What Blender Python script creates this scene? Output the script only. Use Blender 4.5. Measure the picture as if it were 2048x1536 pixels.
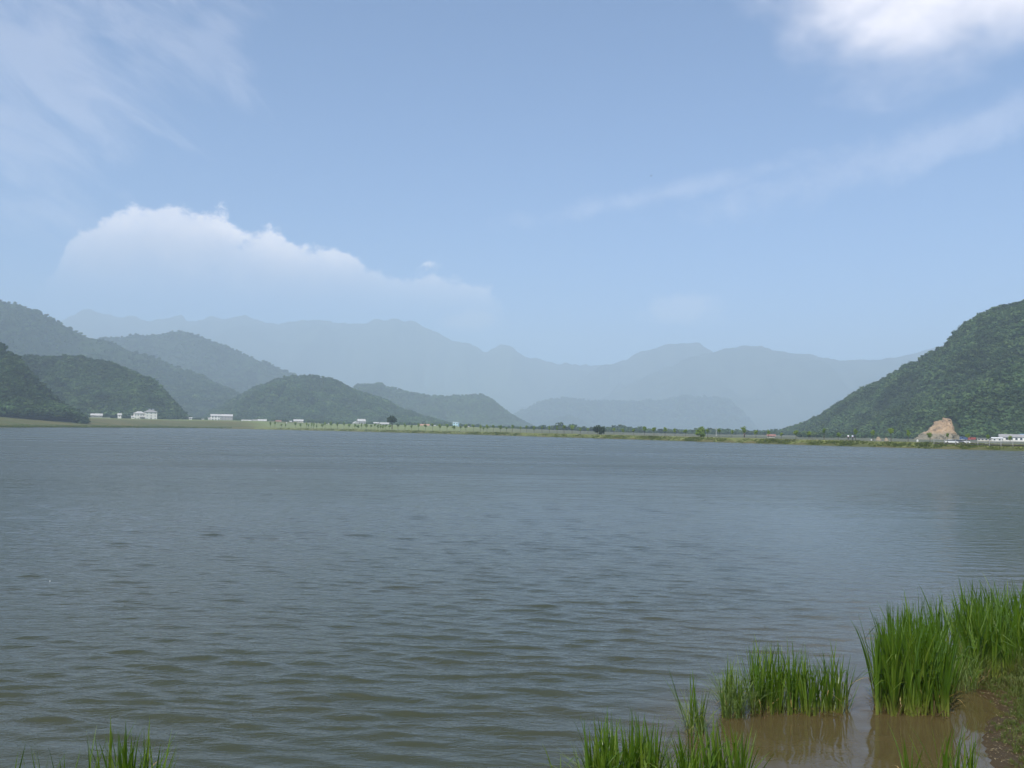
import bpy, bmesh, math, random
import numpy as np
from mathutils import Vector, Matrix

for o in list(bpy.data.objects):
    bpy.data.objects.remove(o, do_unlink=True)
S = bpy.context.scene
COL = S.collection
random.seed(7)
RNG = np.random.default_rng(7)

# ------------------------------------------------------------------ camera
EYE = 3.6                      # metres above the water
FPX, CX, CY = 1716.0, 1024.0, 768.0
PITCH = math.atan(89.4 / FPX)
ROLL = 0.0150
_f = Vector((0, math.cos(PITCH), math.sin(PITCH)))
_r0 = Vector((1, 0, 0))
_u0 = Vector((0, -math.sin(PITCH), math.cos(PITCH)))
_r = _r0 * math.cos(ROLL) + _u0 * math.sin(ROLL)
_u = _u0 * math.cos(ROLL) - _r0 * math.sin(ROLL)
cam_d = bpy.data.cameras.new('camera')
cam = bpy.data.objects.new('camera', cam_d)
COL.objects.link(cam)
cam.matrix_world = Matrix(((_r.x, _u.x, -_f.x, 0), (_r.y, _u.y, -_f.y, 0), (_r.z, _u.z, -_f.z, EYE), (0, 0, 0, 1)))
cam_d.sensor_width = 36.0
cam_d.lens = 36.0 * FPX / 2048.0
cam_d.clip_start = 0.1
cam_d.clip_end = 60000
S.camera = cam


def ray(u, v):
    """direction of a photo pixel (2048 x 1536) with y = 1"""
    d = _r * ((u - CX) / FPX) + _u * ((CY - v) / FPX) + _f
    return d / d.y


def at(u, v, Y):
    d = ray(u, v)
    return Vector((d.x * Y, Y, EYE + d.z * Y))


def on(u, v, z=0.0):
    d = ray(u, v)
    Y = (z - EYE) / d.z
    return Vector((d.x * Y, Y, z))


def azel(u, v):
    d = ray(u, v).normalized()
    return math.degrees(math.atan2(d.x, d.y)), math.degrees(math.asin(d.z))


# ------------------------------------------------------------------ node helper
class NT:
    def __init__(self, tree):
        self.t = tree
        self.n = tree.nodes
        self.l = tree.links

    def new(self, kind, **kw):
        nd = self.n.new(kind)
        for k, v in kw.items():
            setattr(nd, k, v)
        return nd

    def put(self, sock, v):
        if v is None:
            return
        if isinstance(v, bpy.types.NodeSocket):
            self.l.new(v, sock)
        else:
            try:
                sock.default_value = v
            except Exception:
                sock.default_value = (v[0], v[1], v[2], 1.0)

    def math(self, op, a, b=None, c=None, clamp=False):
        nd = self.new('ShaderNodeMath', operation=op, use_clamp=clamp)
        for s, v in zip(nd.inputs, (a, b, c)):
            self.put(s, v)
        return nd.outputs[0]

    def smooth(self, v, a, b):
        nd = self.new('ShaderNodeMapRange', interpolation_type='SMOOTHSTEP')
        self.put(nd.inputs['Value'], v)
        nd.inputs['From Min'].default_value = a
        nd.inputs['From Max'].default_value = b
        return nd.outputs[0]

    def noise(self, vec, scale, detail=4.0, rough=0.55, dist=0.0, out=0):
        nd = self.new('ShaderNodeTexNoise')
        if vec is not None:
            self.l.new(vec, nd.inputs['Vector'])
        nd.inputs['Scale'].default_value = scale
        nd.inputs['Detail'].default_value = detail
        nd.inputs['Roughness'].default_value = rough
        nd.inputs['Distortion'].default_value = dist
        return nd.outputs[out]

    def mapping(self, vec, scale=(1, 1, 1), rot=(0, 0, 0), loc=(0, 0, 0)):
        nd = self.new('ShaderNodeMapping')
        self.l.new(vec, nd.inputs['Vector'])
        nd.inputs['Scale'].default_value = scale
        nd.inputs['Rotation'].default_value = rot
        nd.inputs['Location'].default_value = loc
        return nd.outputs[0]

    def mix(self, fac, a, b, blend='MIX'):
        nd = self.new('ShaderNodeMix', data_type='RGBA', blend_type=blend)
        self.put(nd.inputs[0], fac)
        for s, v in ((nd.inputs[6], a), (nd.inputs[7], b)):
            if isinstance(v, bpy.types.NodeSocket):
                self.l.new(v, s)
            else:
                s.default_value = (v[0], v[1], v[2], 1.0)
        return nd.outputs[2]


# ------------------------------------------------------------------ sky, sun, exposure
SUN_EL, SUN_AZ = 51.0, 208.0       # azimuth clockwise from +Y (the view direction): high, behind and to one side
W = bpy.data.worlds.new('World')
S.world = W
W.use_nodes = True
W.cycles.sampling_method = 'MANUAL'
W.cycles.sample_map_resolution = 512
w = NT(W.node_tree)
w.n.clear()
out = w.new('ShaderNodeOutputWorld')
bg = w.new('ShaderNodeBackground')
SKY_STRENGTH = 0.132
bg.inputs['Strength'].default_value = SKY_STRENGTH
w.l.new(bg.outputs[0], out.inputs['Surface'])
sky = w.new('ShaderNodeTexSky', sky_type='NISHITA')
sky.sun_disc = False
sky.sun_elevation = math.radians(SUN_EL)
sky.sun_rotation = math.radians(SUN_AZ)
sky.altitude = 1500
sky.air_density = 0.95
sky.dust_density = 0.2
sky.ozone_density = 10.0

tc = w.new('ShaderNodeTexCoord')
D = tc.outputs['Generated']
sx = w.new('ShaderNodeSeparateXYZ')
w.l.new(D, sx.inputs[0])
AZ = w.math('MULTIPLY', w.math('ARCTAN2', sx.outputs[0], sx.outputs[1]), 57.29578)
EL = w.math('MULTIPLY', w.math('ARCSINE', sx.outputs[2]), 57.29578)


def centred(n):
    return w.math('SUBTRACT', n, 0.5)


def curve_of(az, pts, lo, hi, vlo, vhi):
    """piecewise curve of azimuth through points given in degrees"""
    nd = w.new('ShaderNodeFloatCurve')
    mr = w.new('ShaderNodeMapRange')
    w.l.new(az, mr.inputs['Value'])
    mr.inputs['From Min'].default_value = lo
    mr.inputs['From Max'].default_value = hi
    w.l.new(mr.outputs[0], nd.inputs['Value'])
    c = nd.mapping.curves[0]
    ps = sorted(((a - lo) / (hi - lo), (e - vlo) / (vhi - vlo)) for a, e in pts)
    c.points[0].location = ps[0]
    c.points[1].location = ps[-1]
    for p in ps[1:-1]:
        c.points.new(*p)
    for p in c.points:
        p.handle_type = 'AUTO_CLAMPED'
    nd.mapping.update()
    mr2 = w.new('ShaderNodeMapRange')
    w.l.new(nd.outputs[0], mr2.inputs['Value'])
    mr2.inputs['To Min'].default_value = vlo
    mr2.inputs['To Max'].default_value = vhi
    return mr2.outputs[0]


# noise fields on the sky directions
n_fine = w.noise(w.mapping(D, (1, 1, 1.25)), 22, 6, 0.63, 0.0)
n_mid = w.noise(w.mapping(D, (1, 1, 1.6), loc=(3, 1, 2)), 6.5, 4, 0.55, 0.0)
n_wisp = w.noise(w.mapping(w.mapping(D, rot=(0, -0.55, 0)), (0.7, 1.0, 2.4), loc=(5, 7, 1)), 10, 6, 0.64, 0.4)

# cumulus bank above the hills
top_px = [(-260, 640), (0, 620), (95, 570), (128, 505), (146, 455), (200, 425), (260, 412), (330, 403), (400, 415), (450, 435), (490, 465), (540, 462),
          (600, 488), (650, 498), (700, 505), (760, 528), (820, 545), (865, 546), (910, 556), (945, 566), (1010, 610), (1100, 680), (1400, 720)]
tops = [azel(u, v) for u, v in top_px]
topc = curve_of(AZ, tops, -45.0, 15.0, -2.0, 20.0)
edge = w.math('ADD', topc, w.math('ADD', w.math('MULTIPLY', centred(n_fine), 4.2), w.math('MULTIPLY', centred(n_mid), 0.9)))
dd = w.math('SUBTRACT', edge, EL)
cum = w.smooth(dd, -0.05, 0.65)
cum = w.math('MULTIPLY', cum, w.smooth(EL, 6.0, 13.0))
cum = w.math('MULTIPLY', cum, w.smooth(AZ, -31.0, -26.0))
cum = w.math('MULTIPLY', cum, w.math('ADD', 0.12, w.math('ADD', w.math('MULTIPLY', n_mid, 0.8), w.math('MULTIPLY', n_fine, 0.7))), clamp=True)


def blob(u, v, ru, rv, soft_lo, soft_hi, nz, amp, rot=0.0):
    a0, e0 = azel(u, v)
    da = w.math('SUBTRACT', AZ, a0)
    de = w.math('SUBTRACT', EL, e0)
    c, s = math.cos(math.radians(rot)), math.sin(math.radians(rot))
    p = w.math('ADD', w.math('MULTIPLY', da, c), w.math('MULTIPLY', de, s))
    q = w.math('SUBTRACT', w.math('MULTIPLY', de, c), w.math('MULTIPLY', da, s))
    k = 1 / 30.0
    p = w.math('DIVIDE', p, ru * k)
    q = w.math('DIVIDE', q, rv * k)
    r = w.math('SQRT', w.math('ADD', w.math('MULTIPLY', p, p), w.math('MULTIPLY', q, q)))
    f = w.math('ADD', w.math('SUBTRACT', 1.0, r), w.math('MULTIPLY', centred(nz), amp))
    return w.smooth(f, soft_lo, soft_hi)


big = blob(1865, -75, 305, 190, -0.1, 0.75, n_mid, 1.6, 6)
big = w.math('MAXIMUM', big, blob(2080, -75, 260, 140, -0.1, 0.8, n_mid, 1.4))
cir = w.math('MULTIPLY', blob(70, 110, 360, 230, -0.2, 1.1, n_wisp, 3.4, 24), 0.20)
cir = w.math('MAXIMUM', cir, w.math('MULTIPLY', blob(430, 70, 130, 70, -0.1, 1.1, n_wisp, 3.6, 40), 0.13))
stk = w.math('MULTIPLY', blob(1880, 285, 520, 48, -0.1, 1.0, n_fine, 2.0, 12), 0.19)
stk = w.math('MAXIMUM', stk, w.math('MULTIPLY', blob(1330, 385, 330, 26, -0.1, 1.0, n_fine, 2.2, 10), 0.17))
low = w.math('MULTIPLY', blob(1380, 620, 120, 34, -0.1, 1.0, n_fine, 3.0), 0.28)
low = w.math('MAXIMUM', low, w.math('MULTIPLY', blob(950, 640, 90, 30, -0.1, 1.0, n_fine, 2.0), 0.35))
# the same fair-weather cloud goes on over the rest of the sky
n_far = w.noise(w.mapping(D, (1, 1, 2.0), loc=(2, 5, 9)), 3.2, 3, 0.55, 0.0)
outside = w.math('MAXIMUM', w.smooth(w.math('ABSOLUTE', AZ), 36, 48), w.smooth(EL, 31, 40))
gen = w.math('MULTIPLY', w.math('MULTIPLY', w.smooth(n_far, 0.53, 0.68), outside), 0.85)
alpha = cum
big = w.math('MULTIPLY', big, 0.85)
for a in (big, cir, stk, low, gen):
    alpha = w.math('MAXIMUM', alpha, a)
CLOUD = (9.4, 8.6, 8.6)
shade = w.math('ADD', w.math('ADD', 0.60, w.math('MULTIPLY', n_fine, 0.45)), w.math('MULTIPLY', w.smooth(dd, 3.2, 0.2), 0.22))
ccol = w.mix(1.0, CLOUD, shade, 'MULTIPLY')
cc = w.new('ShaderNodeCombineXYZ')
for i in range(3):
    w.l.new(shade, cc.inputs[i])
w.l.new(cc.outputs[0], ccol.node.inputs[7])
skyc = w.mix(alpha, sky.outputs[0], ccol)
w.l.new(skyc, bg.inputs['Color'])

sun_d = bpy.data.lights.new('sun', 'SUN')
sun_d.energy = 5.0
sun_d.angle = math.radians(0.53)
sun_d.color = (1.0, 0.955, 0.89)
sun = bpy.data.objects.new('sun', sun_d)
COL.objects.link(sun)
_a, _e = math.radians(SUN_AZ), math.radians(SUN_EL)
SUNV = Vector((math.sin(_a) * math.cos(_e), math.cos(_a) * math.cos(_e), math.sin(_e)))
sun.rotation_euler = SUNV.to_track_quat('Z', 'Y').to_euler()
sun.location = (0, 0, 900)

vs = S.view_settings
vs.view_transform = 'Standard'
vs.look = 'None'
vs.exposure = 0.3
vs.gamma = 1.0
vs.use_curve_mapping = False
cy = S.cycles
cy.use_denoising = True
cy.max_bounces = 5
cy.diffuse_bounces = 2
cy.glossy_bounces = 2
cy.transmission_bounces = 3
cy.volume_bounces = 1
cy.transparent_max_bounces = 8
cy.caustics_reflective = False
cy.caustics_refractive = False
cy.sample_clamp_indirect = 6.0
cy.use_adaptive_sampling = True
cy.adaptive_threshold = 0.015

HAZE_DENSITY = 3.1e-4

# ------------------------------------------------------------------ materials
MATS = {}


def material(name):
    m = bpy.data.materials.new(name)
    m.use_nodes = True
    m.node_tree.nodes.clear()
    return m, NT(m.node_tree)


def plain(name, col, rough=0.8, var=0.25, scale=1.0, metallic=0.0, bump=0.0):
    if name in MATS:
        return MATS[name]
    m, t = material(name)
    o = t.new('ShaderNodeOutputMaterial')
    p = t.new('ShaderNodeBsdfPrincipled')
    p.inputs['Roughness'].default_value = rough
    p.inputs['Metallic'].default_value = metallic
    c = t.new('ShaderNodeTexCoord')
    nz = t.noise(c.outputs['Object'], scale, 5, 0.6)
    a = tuple(x * (1 - var) for x in col)
    b = tuple(min(1, x * (1 + var)) for x in col)
    t.l.new(t.mix(t.smooth(nz, 0.3, 0.7), a, b), p.inputs['Base Color'])
    if bump:
        bp = t.new('ShaderNodeBump')
        bp.inputs['Strength'].default_value = bump
        t.l.new(t.noise(c.outputs['Object'], scale * 6, 6, 0.6), bp.inputs['Height'])
        t.l.new(bp.outputs[0], p.inputs['Normal'])
    t.l.new(p.outputs[0], o.inputs['Surface'])
    MATS[name] = m
    return m


def leafy(name, cols, trans=0.35, rough=0.55, spec=0.25, base=None, patch=False):
    """leaves: colour varies from plant to plant; base = colour near the foot of a blade"""
    m, t = material(name)
    o = t.new('ShaderNodeOutputMaterial')
    inf = t.new('ShaderNodeObjectInfo')
    cr = t.new('ShaderNodeValToRGB')
    el = cr.color_ramp.elements
    while len(el) < len(cols):
        el.new(0.5)
    for i, c in enumerate(cols):
        el[i].position = i / max(1, len(cols) - 1)
        el[i].color = (c[0], c[1], c[2], 1)
    c = t.new('ShaderNodeTexCoord')
    g = t.new('ShaderNodeNewGeometry')
    isl = g.outputs['Random Per Island']
    f = t.math('ADD', t.math('MULTIPLY', inf.outputs['Random'], 0.65), t.math('MULTIPLY', isl, 0.35), clamp=True)
    t.l.new(f, cr.inputs[0])
    col = cr.outputs[0]
    if patch:      # stands of different kinds of tree
        pn = t.noise(g.outputs['Position'], 0.030, 5, 0.7)
        pv = t.math('ADD', 0.45, t.math('MULTIPLY', t.smooth(pn, 0.3, 0.7), 1.05))
        pc = t.new('ShaderNodeCombineXYZ')
        for q_ in range(3):
            t.l.new(pv, pc.inputs[q_])
        mm = t.mix(1.0, col, (1, 1, 1), 'MULTIPLY')
        t.l.new(pc.outputs[0], mm.node.inputs[7])
        col = mm
    if base:
        s = t.new('ShaderNodeSeparateXYZ')
        t.l.new(c.outputs['Generated'], s.inputs[0])
        col = t.mix(t.smooth(s.outputs[2], 0.04, 0.42), base, col)
    p = t.new('ShaderNodeBsdfPrincipled')
    p.inputs['Roughness'].default_value = rough
    p.inputs['Specular IOR Level'].default_value = spec
    t.l.new(col, p.inputs['Base Color'])
    tr = t.new('ShaderNodeBsdfTranslucent')
    hs = t.new('ShaderNodeHueSaturation')
    hs.inputs['Hue'].default_value = 0.485
    hs.inputs['Saturation'].default_value = 1.1
    hs.inputs['Value'].default_value = 1.35
    t.l.new(col, hs.inputs['Color'])
    t.l.new(hs.outputs[0], tr.inputs['Color'])
    mx = t.new('ShaderNodeMixShader')
    mx.inputs[0].default_value = trans
    t.l.new(p.outputs[0], mx.inputs[1])
    t.l.new(tr.outputs[0], mx.inputs[2])
    t.l.new(mx.outputs[0], o.inputs['Surface'])
    MATS[name] = m
    return m


leafy('forest_leaf', [(0.026, 0.056, 0.022), (0.054, 0.098, 0.034), (0.105, 0.150, 0.052)], 0.2, 0.8, 0.1, patch=True)
leafy('young_leaf', [(0.14, 0.23, 0.03), (0.22, 0.30, 0.05)], 0.35, 0.6, 0.2)
leafy('dark_leaf', [(0.020, 0.040, 0.014), (0.036, 0.064, 0.020)], 0.2, 0.7, 0.15)
leafy('reed_leaf', [(0.042, 0.098, 0.008), (0.085, 0.165, 0.013), (0.185, 0.255, 0.034)], 0.42, 0.36, 0.5, base=(0.26, 0.30, 0.06))
leafy('pale_grass', [(0.13, 0.20, 0.04), (0.23, 0.29, 0.09)], 0.4, 0.5, 0.4)
leafy('dead_stem', [(0.13, 0.085, 0.04), (0.22, 0.16, 0.07), (0.09, 0.06, 0.03)], 0.2, 0.7, 0.2)
leafy('bank_grass', [(0.07, 0.12, 0.015), (0.11, 0.155, 0.03), (0.18, 0.17, 0.06)], 0.4, 0.55, 0.3)
leafy('dry_leaf', [(0.45, 0.30, 0.08), (0.36, 0.26, 0.10), (0.50, 0.38, 0.18)], 0.3, 0.6, 0.3)
leafy('dike_grass', [(0.080, 0.120, 0.018), (0.12, 0.155, 0.026), (0.16, 0.175, 0.045)], 0.3, 0.7, 0.1)
plain('bark', (0.075, 0.055, 0.040), 0.9, 0.3, 4)
plain('white_wall', (0.80, 0.78, 0.72), 0.85, 0.05, 0.4)
plain('cream_wall', (0.62, 0.57, 0.46), 0.85, 0.08, 0.4)
plain('grey_wall', (0.40, 0.39, 0.37), 0.85, 0.12, 0.4)
plain('stone_wall', (0.42, 0.43, 0.33), 0.9, 0.2, 0.8)
plain('grey_roof', (0.30, 0.29, 0.28), 0.8, 0.15, 0.8)
plain('pale_roof', (0.46, 0.45, 0.43), 0.8, 0.12, 0.8)
plain('orange_roof', (0.45, 0.25, 0.17), 0.8, 0.15, 0.8)
plain('red_roof', (0.28, 0.14, 0.11), 0.8, 0.15, 0.8)
plain('blue_roof', (0.10, 0.35, 0.62), 0.5, 0.08, 0.8)
plain('blue_panel', (0.42, 0.60, 0.70), 0.5, 0.08, 0.8)
plain('window_glass', (0.035, 0.045, 0.055), 0.15, 0.2, 0.5)
plain('dark_wood', (0.06, 0.045, 0.035), 0.8, 0.25, 2)
plain('grey_wood', (0.20, 0.18, 0.16), 0.85, 0.2, 2)
plain('brown_shed', (0.16, 0.09, 0.05), 0.85, 0.2, 1)
plain('steel', (0.62, 0.64, 0.66), 0.35, 0.08, 1, 0.6)
plain('white_paint', (0.82, 0.82, 0.80), 0.5, 0.04, 1)
plain('yellow_paint', (0.62, 0.56, 0.26), 0.6, 0.1, 1)
plain('red_paint', (0.42, 0.08, 0.06), 0.45, 0.06, 1)
plain('blue_paint', (0.06, 0.10, 0.22), 0.45, 0.06, 1)
plain('black_paint', (0.03, 0.03, 0.035), 0.5, 0.06, 1)
plain('rubber', (0.03, 0.03, 0.03), 0.9, 0.1, 1)
plain('concrete', (0.46, 0.45, 0.42), 0.9, 0.12, 0.7)
plain('skin', (0.50, 0.30, 0.21), 0.6, 0.05, 2)
plain('hair', (0.02, 0.017, 0.015), 0.6, 0.1, 5)
plain('white_shirt', (0.82, 0.82, 0.84), 0.9, 0.03, 3)
plain('pale_blue_shirt', (0.62, 0.68, 0.80), 0.9, 0.03, 3)
plain('dark_cloth', (0.035, 0.037, 0.045), 0.9, 0.1, 3)
plain('rail_grey', (0.34, 0.33, 0.32), 0.8, 0.12, 1)
plain('earth', (0.27, 0.21, 0.14), 0.95, 0.2, 0.5)
plain('bird_feather', (0.03, 0.03, 0.03), 0.8, 0.1, 5)


# ------------------------------------------------------------------ object helpers
def mesh_of(name, verts, faces, mat=None, smooth=False):
    me = bpy.data.meshes.new(name)
    me.from_pydata([tuple(v) for v in verts], [], [tuple(f) for f in faces])
    if mat is not None:
        me.materials.append(MATS[mat] if isinstance(mat, str) else mat)
    if smooth:
        me.polygons.foreach_set('use_smooth', [True] * len(me.polygons))
    me.update()
    return me


def grid_mesh(name, P, mat, smooth=True, attrs=None):
    """P: array (rows, cols, 3)"""
    r, c, _ = P.shape
    me = bpy.data.meshes.new(name)
    nv = r * c
    nf = (r - 1) * (c - 1)
    me.vertices.add(nv)
    me.vertices.foreach_set('co', P.reshape(-1).astype(np.float32))
    i = (np.arange(r - 1)[:, None] * c + np.arange(c - 1)[None, :]).reshape(-1)
    q = np.stack([i, i + 1, i + c + 1, i + c], 1).reshape(-1)
    me.loops.add(nf * 4)
    me.loops.foreach_set('vertex_index', q.astype(np.int32))
    me.polygons.add(nf)
    me.polygons.foreach_set('loop_start', (np.arange(nf) * 4).astype(np.int32))
    me.polygons.foreach_set('use_smooth', np.full(nf, smooth, dtype=bool))
    me.materials.append(MATS[mat] if isinstance(mat, str) else mat)
    for k, a in (attrs or {}).items():
        at_ = me.attributes.new(k, 'FLOAT', 'POINT')
        at_.data.foreach_set('value', np.asarray(a, dtype=np.float32).reshape(-1))
    me.update()
    me.validate()
    return me


def link(name, data, parent=None, loc=(0, 0, 0), rz=0.0, scale=None):
    o = bpy.data.objects.new(name, data)
    COL.objects.link(o)
    o.location = loc
    o.rotation_euler = (0, 0, rz)
    if scale is not None:
        o.scale = scale
    if parent is not None:
        o.parent = parent
    return o


def tag(o, label, cat, group=None):
    o['label'] = label
    o['category'] = cat
    if group:
        o['group'] = group
    return o


def structure(name, me):
    o = link(name, me)
    o['kind'] = 'structure'
    return o


class MB:
    """collects shapes into one mesh"""
    def __init__(self):
        self.v, self.f = [], []

    def box(self, x0, x1, y0, y1, z0, z1):
        n = len(self.v)
        self.v += [(x0, y0, z0), (x1, y0, z0), (x1, y1, z0), (x0, y1, z0), (x0, y0, z1), (x1, y0, z1), (x1, y1, z1), (x0, y1, z1)]
        self.f += [tuple(n + i for i in q) for q in ((0, 3, 2, 1), (4, 5, 6, 7), (0, 1, 5, 4), (1, 2, 6, 5), (2, 3, 7, 6), (3, 0, 4, 7))]
        return self

    def poly(self, pts, faces):
        n = len(self.v)
        self.v += [tuple(p) for p in pts]
        self.f += [tuple(n + i for i in q) for q in faces]
        return self

    def tube(self, pts, rad, seg=6, cap=True):
        n0 = len(self.v)
        pts = [Vector(p) for p in pts]
        for i, p in enumerate(pts):
            d = (pts[min(i + 1, len(pts) - 1)] - pts[max(i - 1, 0)]).normalized()
            a = d.orthogonal().normalized()
            b = d.cross(a)
            r = rad[i] if hasattr(rad, '__len__') else rad
            for k in range(seg):
                t = 2 * math.pi * k / seg
                self.v.append(tuple(p + a * (r * math.cos(t)) + b * (r * math.sin(t))))
        for i in range(len(pts) - 1):
            for k in range(seg):
                a_, b_ = n0 + i * seg + k, n0 + i * seg + (k + 1) % seg
                self.f.append((a_, b_, b_ + seg, a_ + seg))
        if cap:
            self.f.append(tuple(n0 + k for k in reversed(range(seg))))
            self.f.append(tuple(n0 + (len(pts) - 1) * seg + k for k in range(seg)))
        return self

    def build(self, name, mat, parent=None, smooth=False, loc=(0, 0, 0), rz=0.0):
        return link(name, mesh_of(name, self.v, self.f, mat, smooth), parent, loc, rz)


# ------------------------------------------------------------------ numpy noise
_H = np.random.default_rng(11).random((512, 512))


def vnoise(x, y):
    xi, yi = np.floor(x).astype(int), np.floor(y).astype(int)
    fx, fy = x - xi, y - yi
    fx = fx * fx * fx * (fx * (fx * 6 - 15) + 10)
    fy = fy * fy * fy * (fy * (fy * 6 - 15) + 10)
    a, b = _H[xi % 512, yi % 512], _H[(xi + 1) % 512, yi % 512]
    c, d = _H[xi % 512, (yi + 1) % 512], _H[(xi + 1) % 512, (yi + 1) % 512]
    return (a * (1 - fx) + b * fx) * (1 - fy) + (c * (1 - fx) + d * fx) * fy


def fbm(x, y, oct=4, gain=0.5):
    s, a, n = 0.0, 1.0, 0.0
    for i in range(oct):
        s = s + a * (vnoise(x * 2 ** i + 17.3 * i, y * 2 ** i + 9.1 * i) - 0.5)
        n += a
        a *= gain
    return s / n * 2


def sst(a, b, x):
    t = np.clip((x - a) / (b - a), 0, 1)
    return t * t * (3 - 2 * t)


# ------------------------------------------------------------------ the lake outline and the lie of the land
dike_px = [(505, 858.5), (650, 861.5), (900, 868), (1240, 878), (1600, 889.5), (1800, 895.5), (2048, 902)]
DIKE = [on(u, v)[:2] for u, v in dike_px] + [(158.0, 174.0), (186.0, 140.0)]
DIKE = [tuple(p) for p in DIKE]
left_px = [(0, 855.0), (200, 855.3), (400, 856.3)]
LEFT = [tuple(on(u, v)[:2]) for u, v in left_px]
near_px = [(1985, 1545), (1962, 1480), (1972, 1445), (1995, 1425), (1978, 1402), (1950, 1390), (1926, 1372), (1945, 1320), (2000, 1280), (2100, 1235)]
NEAR = [tuple(on(u, v)[:2]) for u, v in near_px]
LAKE = [(-340, 15), (-120, 9.5), (-40, 7.8), (-8, 7.5), (0, 7.4), (3.6, 7.7), (4.6, 8.4)] + NEAR + [(20, 25), (60, 58), (120, 105)] \
    + DIKE[::-1] + LEFT[::-1] + [(-305, 250)]
_LP = np.array(LAKE)


def lake_sd(x, y):
    """signed distance to the lake edge, positive on land"""
    x, y = np.asarray(x, float), np.asarray(y, float)
    d2 = np.full(x.shape, 1e18)
    ins = np.zeros(x.shape, bool)
    n = len(_LP)
    for i in range(n):
        ax, ay = _LP[i]
        bx, by = _LP[(i + 1) % n]
        ex, ey = bx - ax, by - ay
        t = np.clip(((x - ax) * ex + (y - ay) * ey) / (ex * ex + ey * ey), 0, 1)
        d2 = np.minimum(d2, (x - ax - ex * t) ** 2 + (y - ay - ey * t) ** 2)
        c = ((ay > y) != (by > y)) & (x < (bx - ax) * (y - ay) / (by - ay + 1e-12) + ax)
        ins ^= c
    d = np.sqrt(d2)
    return np.where(ins, -d, d)


def ground(x, y):
    x, y = np.asarray(x, float), np.asarray(y, float)
    d = lake_sd(x, y)
    wl = sst(-212, -262, x) * sst(40, 120, y)
    meadow = 7.5 * sst(-3, 95, d) + 0.25
    plain_ = 0.7 + 5.0 * sst(170, -150, x) * sst(15, 260, d) + 0.4 * sst(8, 60, d)
    far = meadow * wl + plain_ * (1 - wl)
    nearw = sst(80, 30, y)
    nb = 2.1 * sst(-0.6, 9.5, d) - 0.02
    land = far * (1 - nearw) + nb * nearw
    land = land + 0.5 * fbm(x / 40, y / 40, 3) * sst(5, 60, d) * (1 - nearw)
    bed = np.maximum(-1.8, d * 0.13) - 0.015
    return np.where(d > 0, land, bed), d


def G(x, y):
    return float(ground(np.array([x]), np.array([y]))[0][0])


def graded(lo, hi, a, b, step, grow=1.25):
    mid = list(np.arange(a, b + 0.01, step))
    s, up = step, [mid[-1]]
    while up[-1] < hi:
        s *= grow
        up.append(min(hi, up[-1] + s))
    s, dn = step, [mid[0]]
    while dn[-1] > lo:
        s *= grow
        dn.append(max(lo, dn[-1] - s))
    return np.array(dn[:0:-1] + mid + up[1:])


# materials of the land
def land_material():
    m, t = material('valley_land')
    o = t.new('ShaderNodeOutputMaterial')
    p = t.new('ShaderNodeBsdfPrincipled')
    p.inputs['Roughness'].default_value = 0.95
    p.inputs['Specular IOR Level'].default_value = 0.1
    g = t.new('ShaderNodeNewGeometry')
    P = g.outputs['Position']
    n1 = t.noise(t.mapping(P, (0.012, 0.05, 0.05)), 1.0, 5, 0.6)
    n2 = t.noise(t.mapping(P, (0.15, 0.3, 0.3)), 1.0, 5, 0.65)
    n3 = t.noise(t.mapping(P, (0.02, 0.008, 0.1)), 1.0, 3, 0.5)
    at1 = t.new('ShaderNodeAttribute', attribute_name='meadow')
    at2 = t.new('ShaderNodeAttribute', attribute_name='bare')
    grass = t.mix(t.smooth(n1, 0.35, 0.65), (0.085, 0.095, 0.030), (0.135, 0.115, 0.045))
    grass = t.mix(t.math('MULTIPLY', t.smooth(n2, 0.45, 0.75), 0.6), grass, (0.060, 0.085, 0.022))
    lush = t.mix(t.smooth(n2, 0.3, 0.7), (0.15, 0.19, 0.06), (0.22, 0.25, 0.10))
    grass = t.mix(t.math('MULTIPLY', at1.outputs['Fac'], 0.9), grass, lush)
    bare = t.mix(t.smooth(n3, 0.3, 0.7), (0.095, 0.106, 0.068), (0.140, 0.142, 0.100))
    bare = t.mix(t.math('MULTIPLY', t.smooth(n2, 0.5, 0.7), 0.5), bare, (0.11, 0.13, 0.06))
    c = t.mix(at2.outputs['Fac'], grass, bare)
    t.l.new(c, p.inputs['Base Color'])
    t.l.new(p.outputs[0], o.inputs['Surface'])
    MATS['valley_land'] = m


land_material()
gx = graded(-9000, 9000, -440, 300, 5.0)
gy = graded(-2600, 9000, -20, 1100, 5.0)
X, Y = np.meshgrid(gx, gy)
Z, SD = ground(X, Y)
inner = (np.abs(X) < 24) & (Y > -14) & (Y < 24)
Z = Z - 0.5 * inner
Z = np.where((Y < -14) & (Z < 1.5), 1.5, Z)
wl_ = sst(-212, -262, X) * sst(40, 120, Y)
lushA = sst(62, 90, SD) * wl_ * (1 - sst(110, 160, SD)) + (1 - wl_) * sst(120, -60, X) * sst(25, 60, SD)
bareA = (1 - wl_) * sst(-70, 60, X) * sst(2, 10, SD) * sst(60, 100, Y)
structure('ground', grid_mesh('ground', np.stack([X, Y, Z], -1), 'valley_land', True, {'meadow': np.clip(lushA, 0, 1), 'bare': np.clip(bareA, 0, 1)}))


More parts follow.
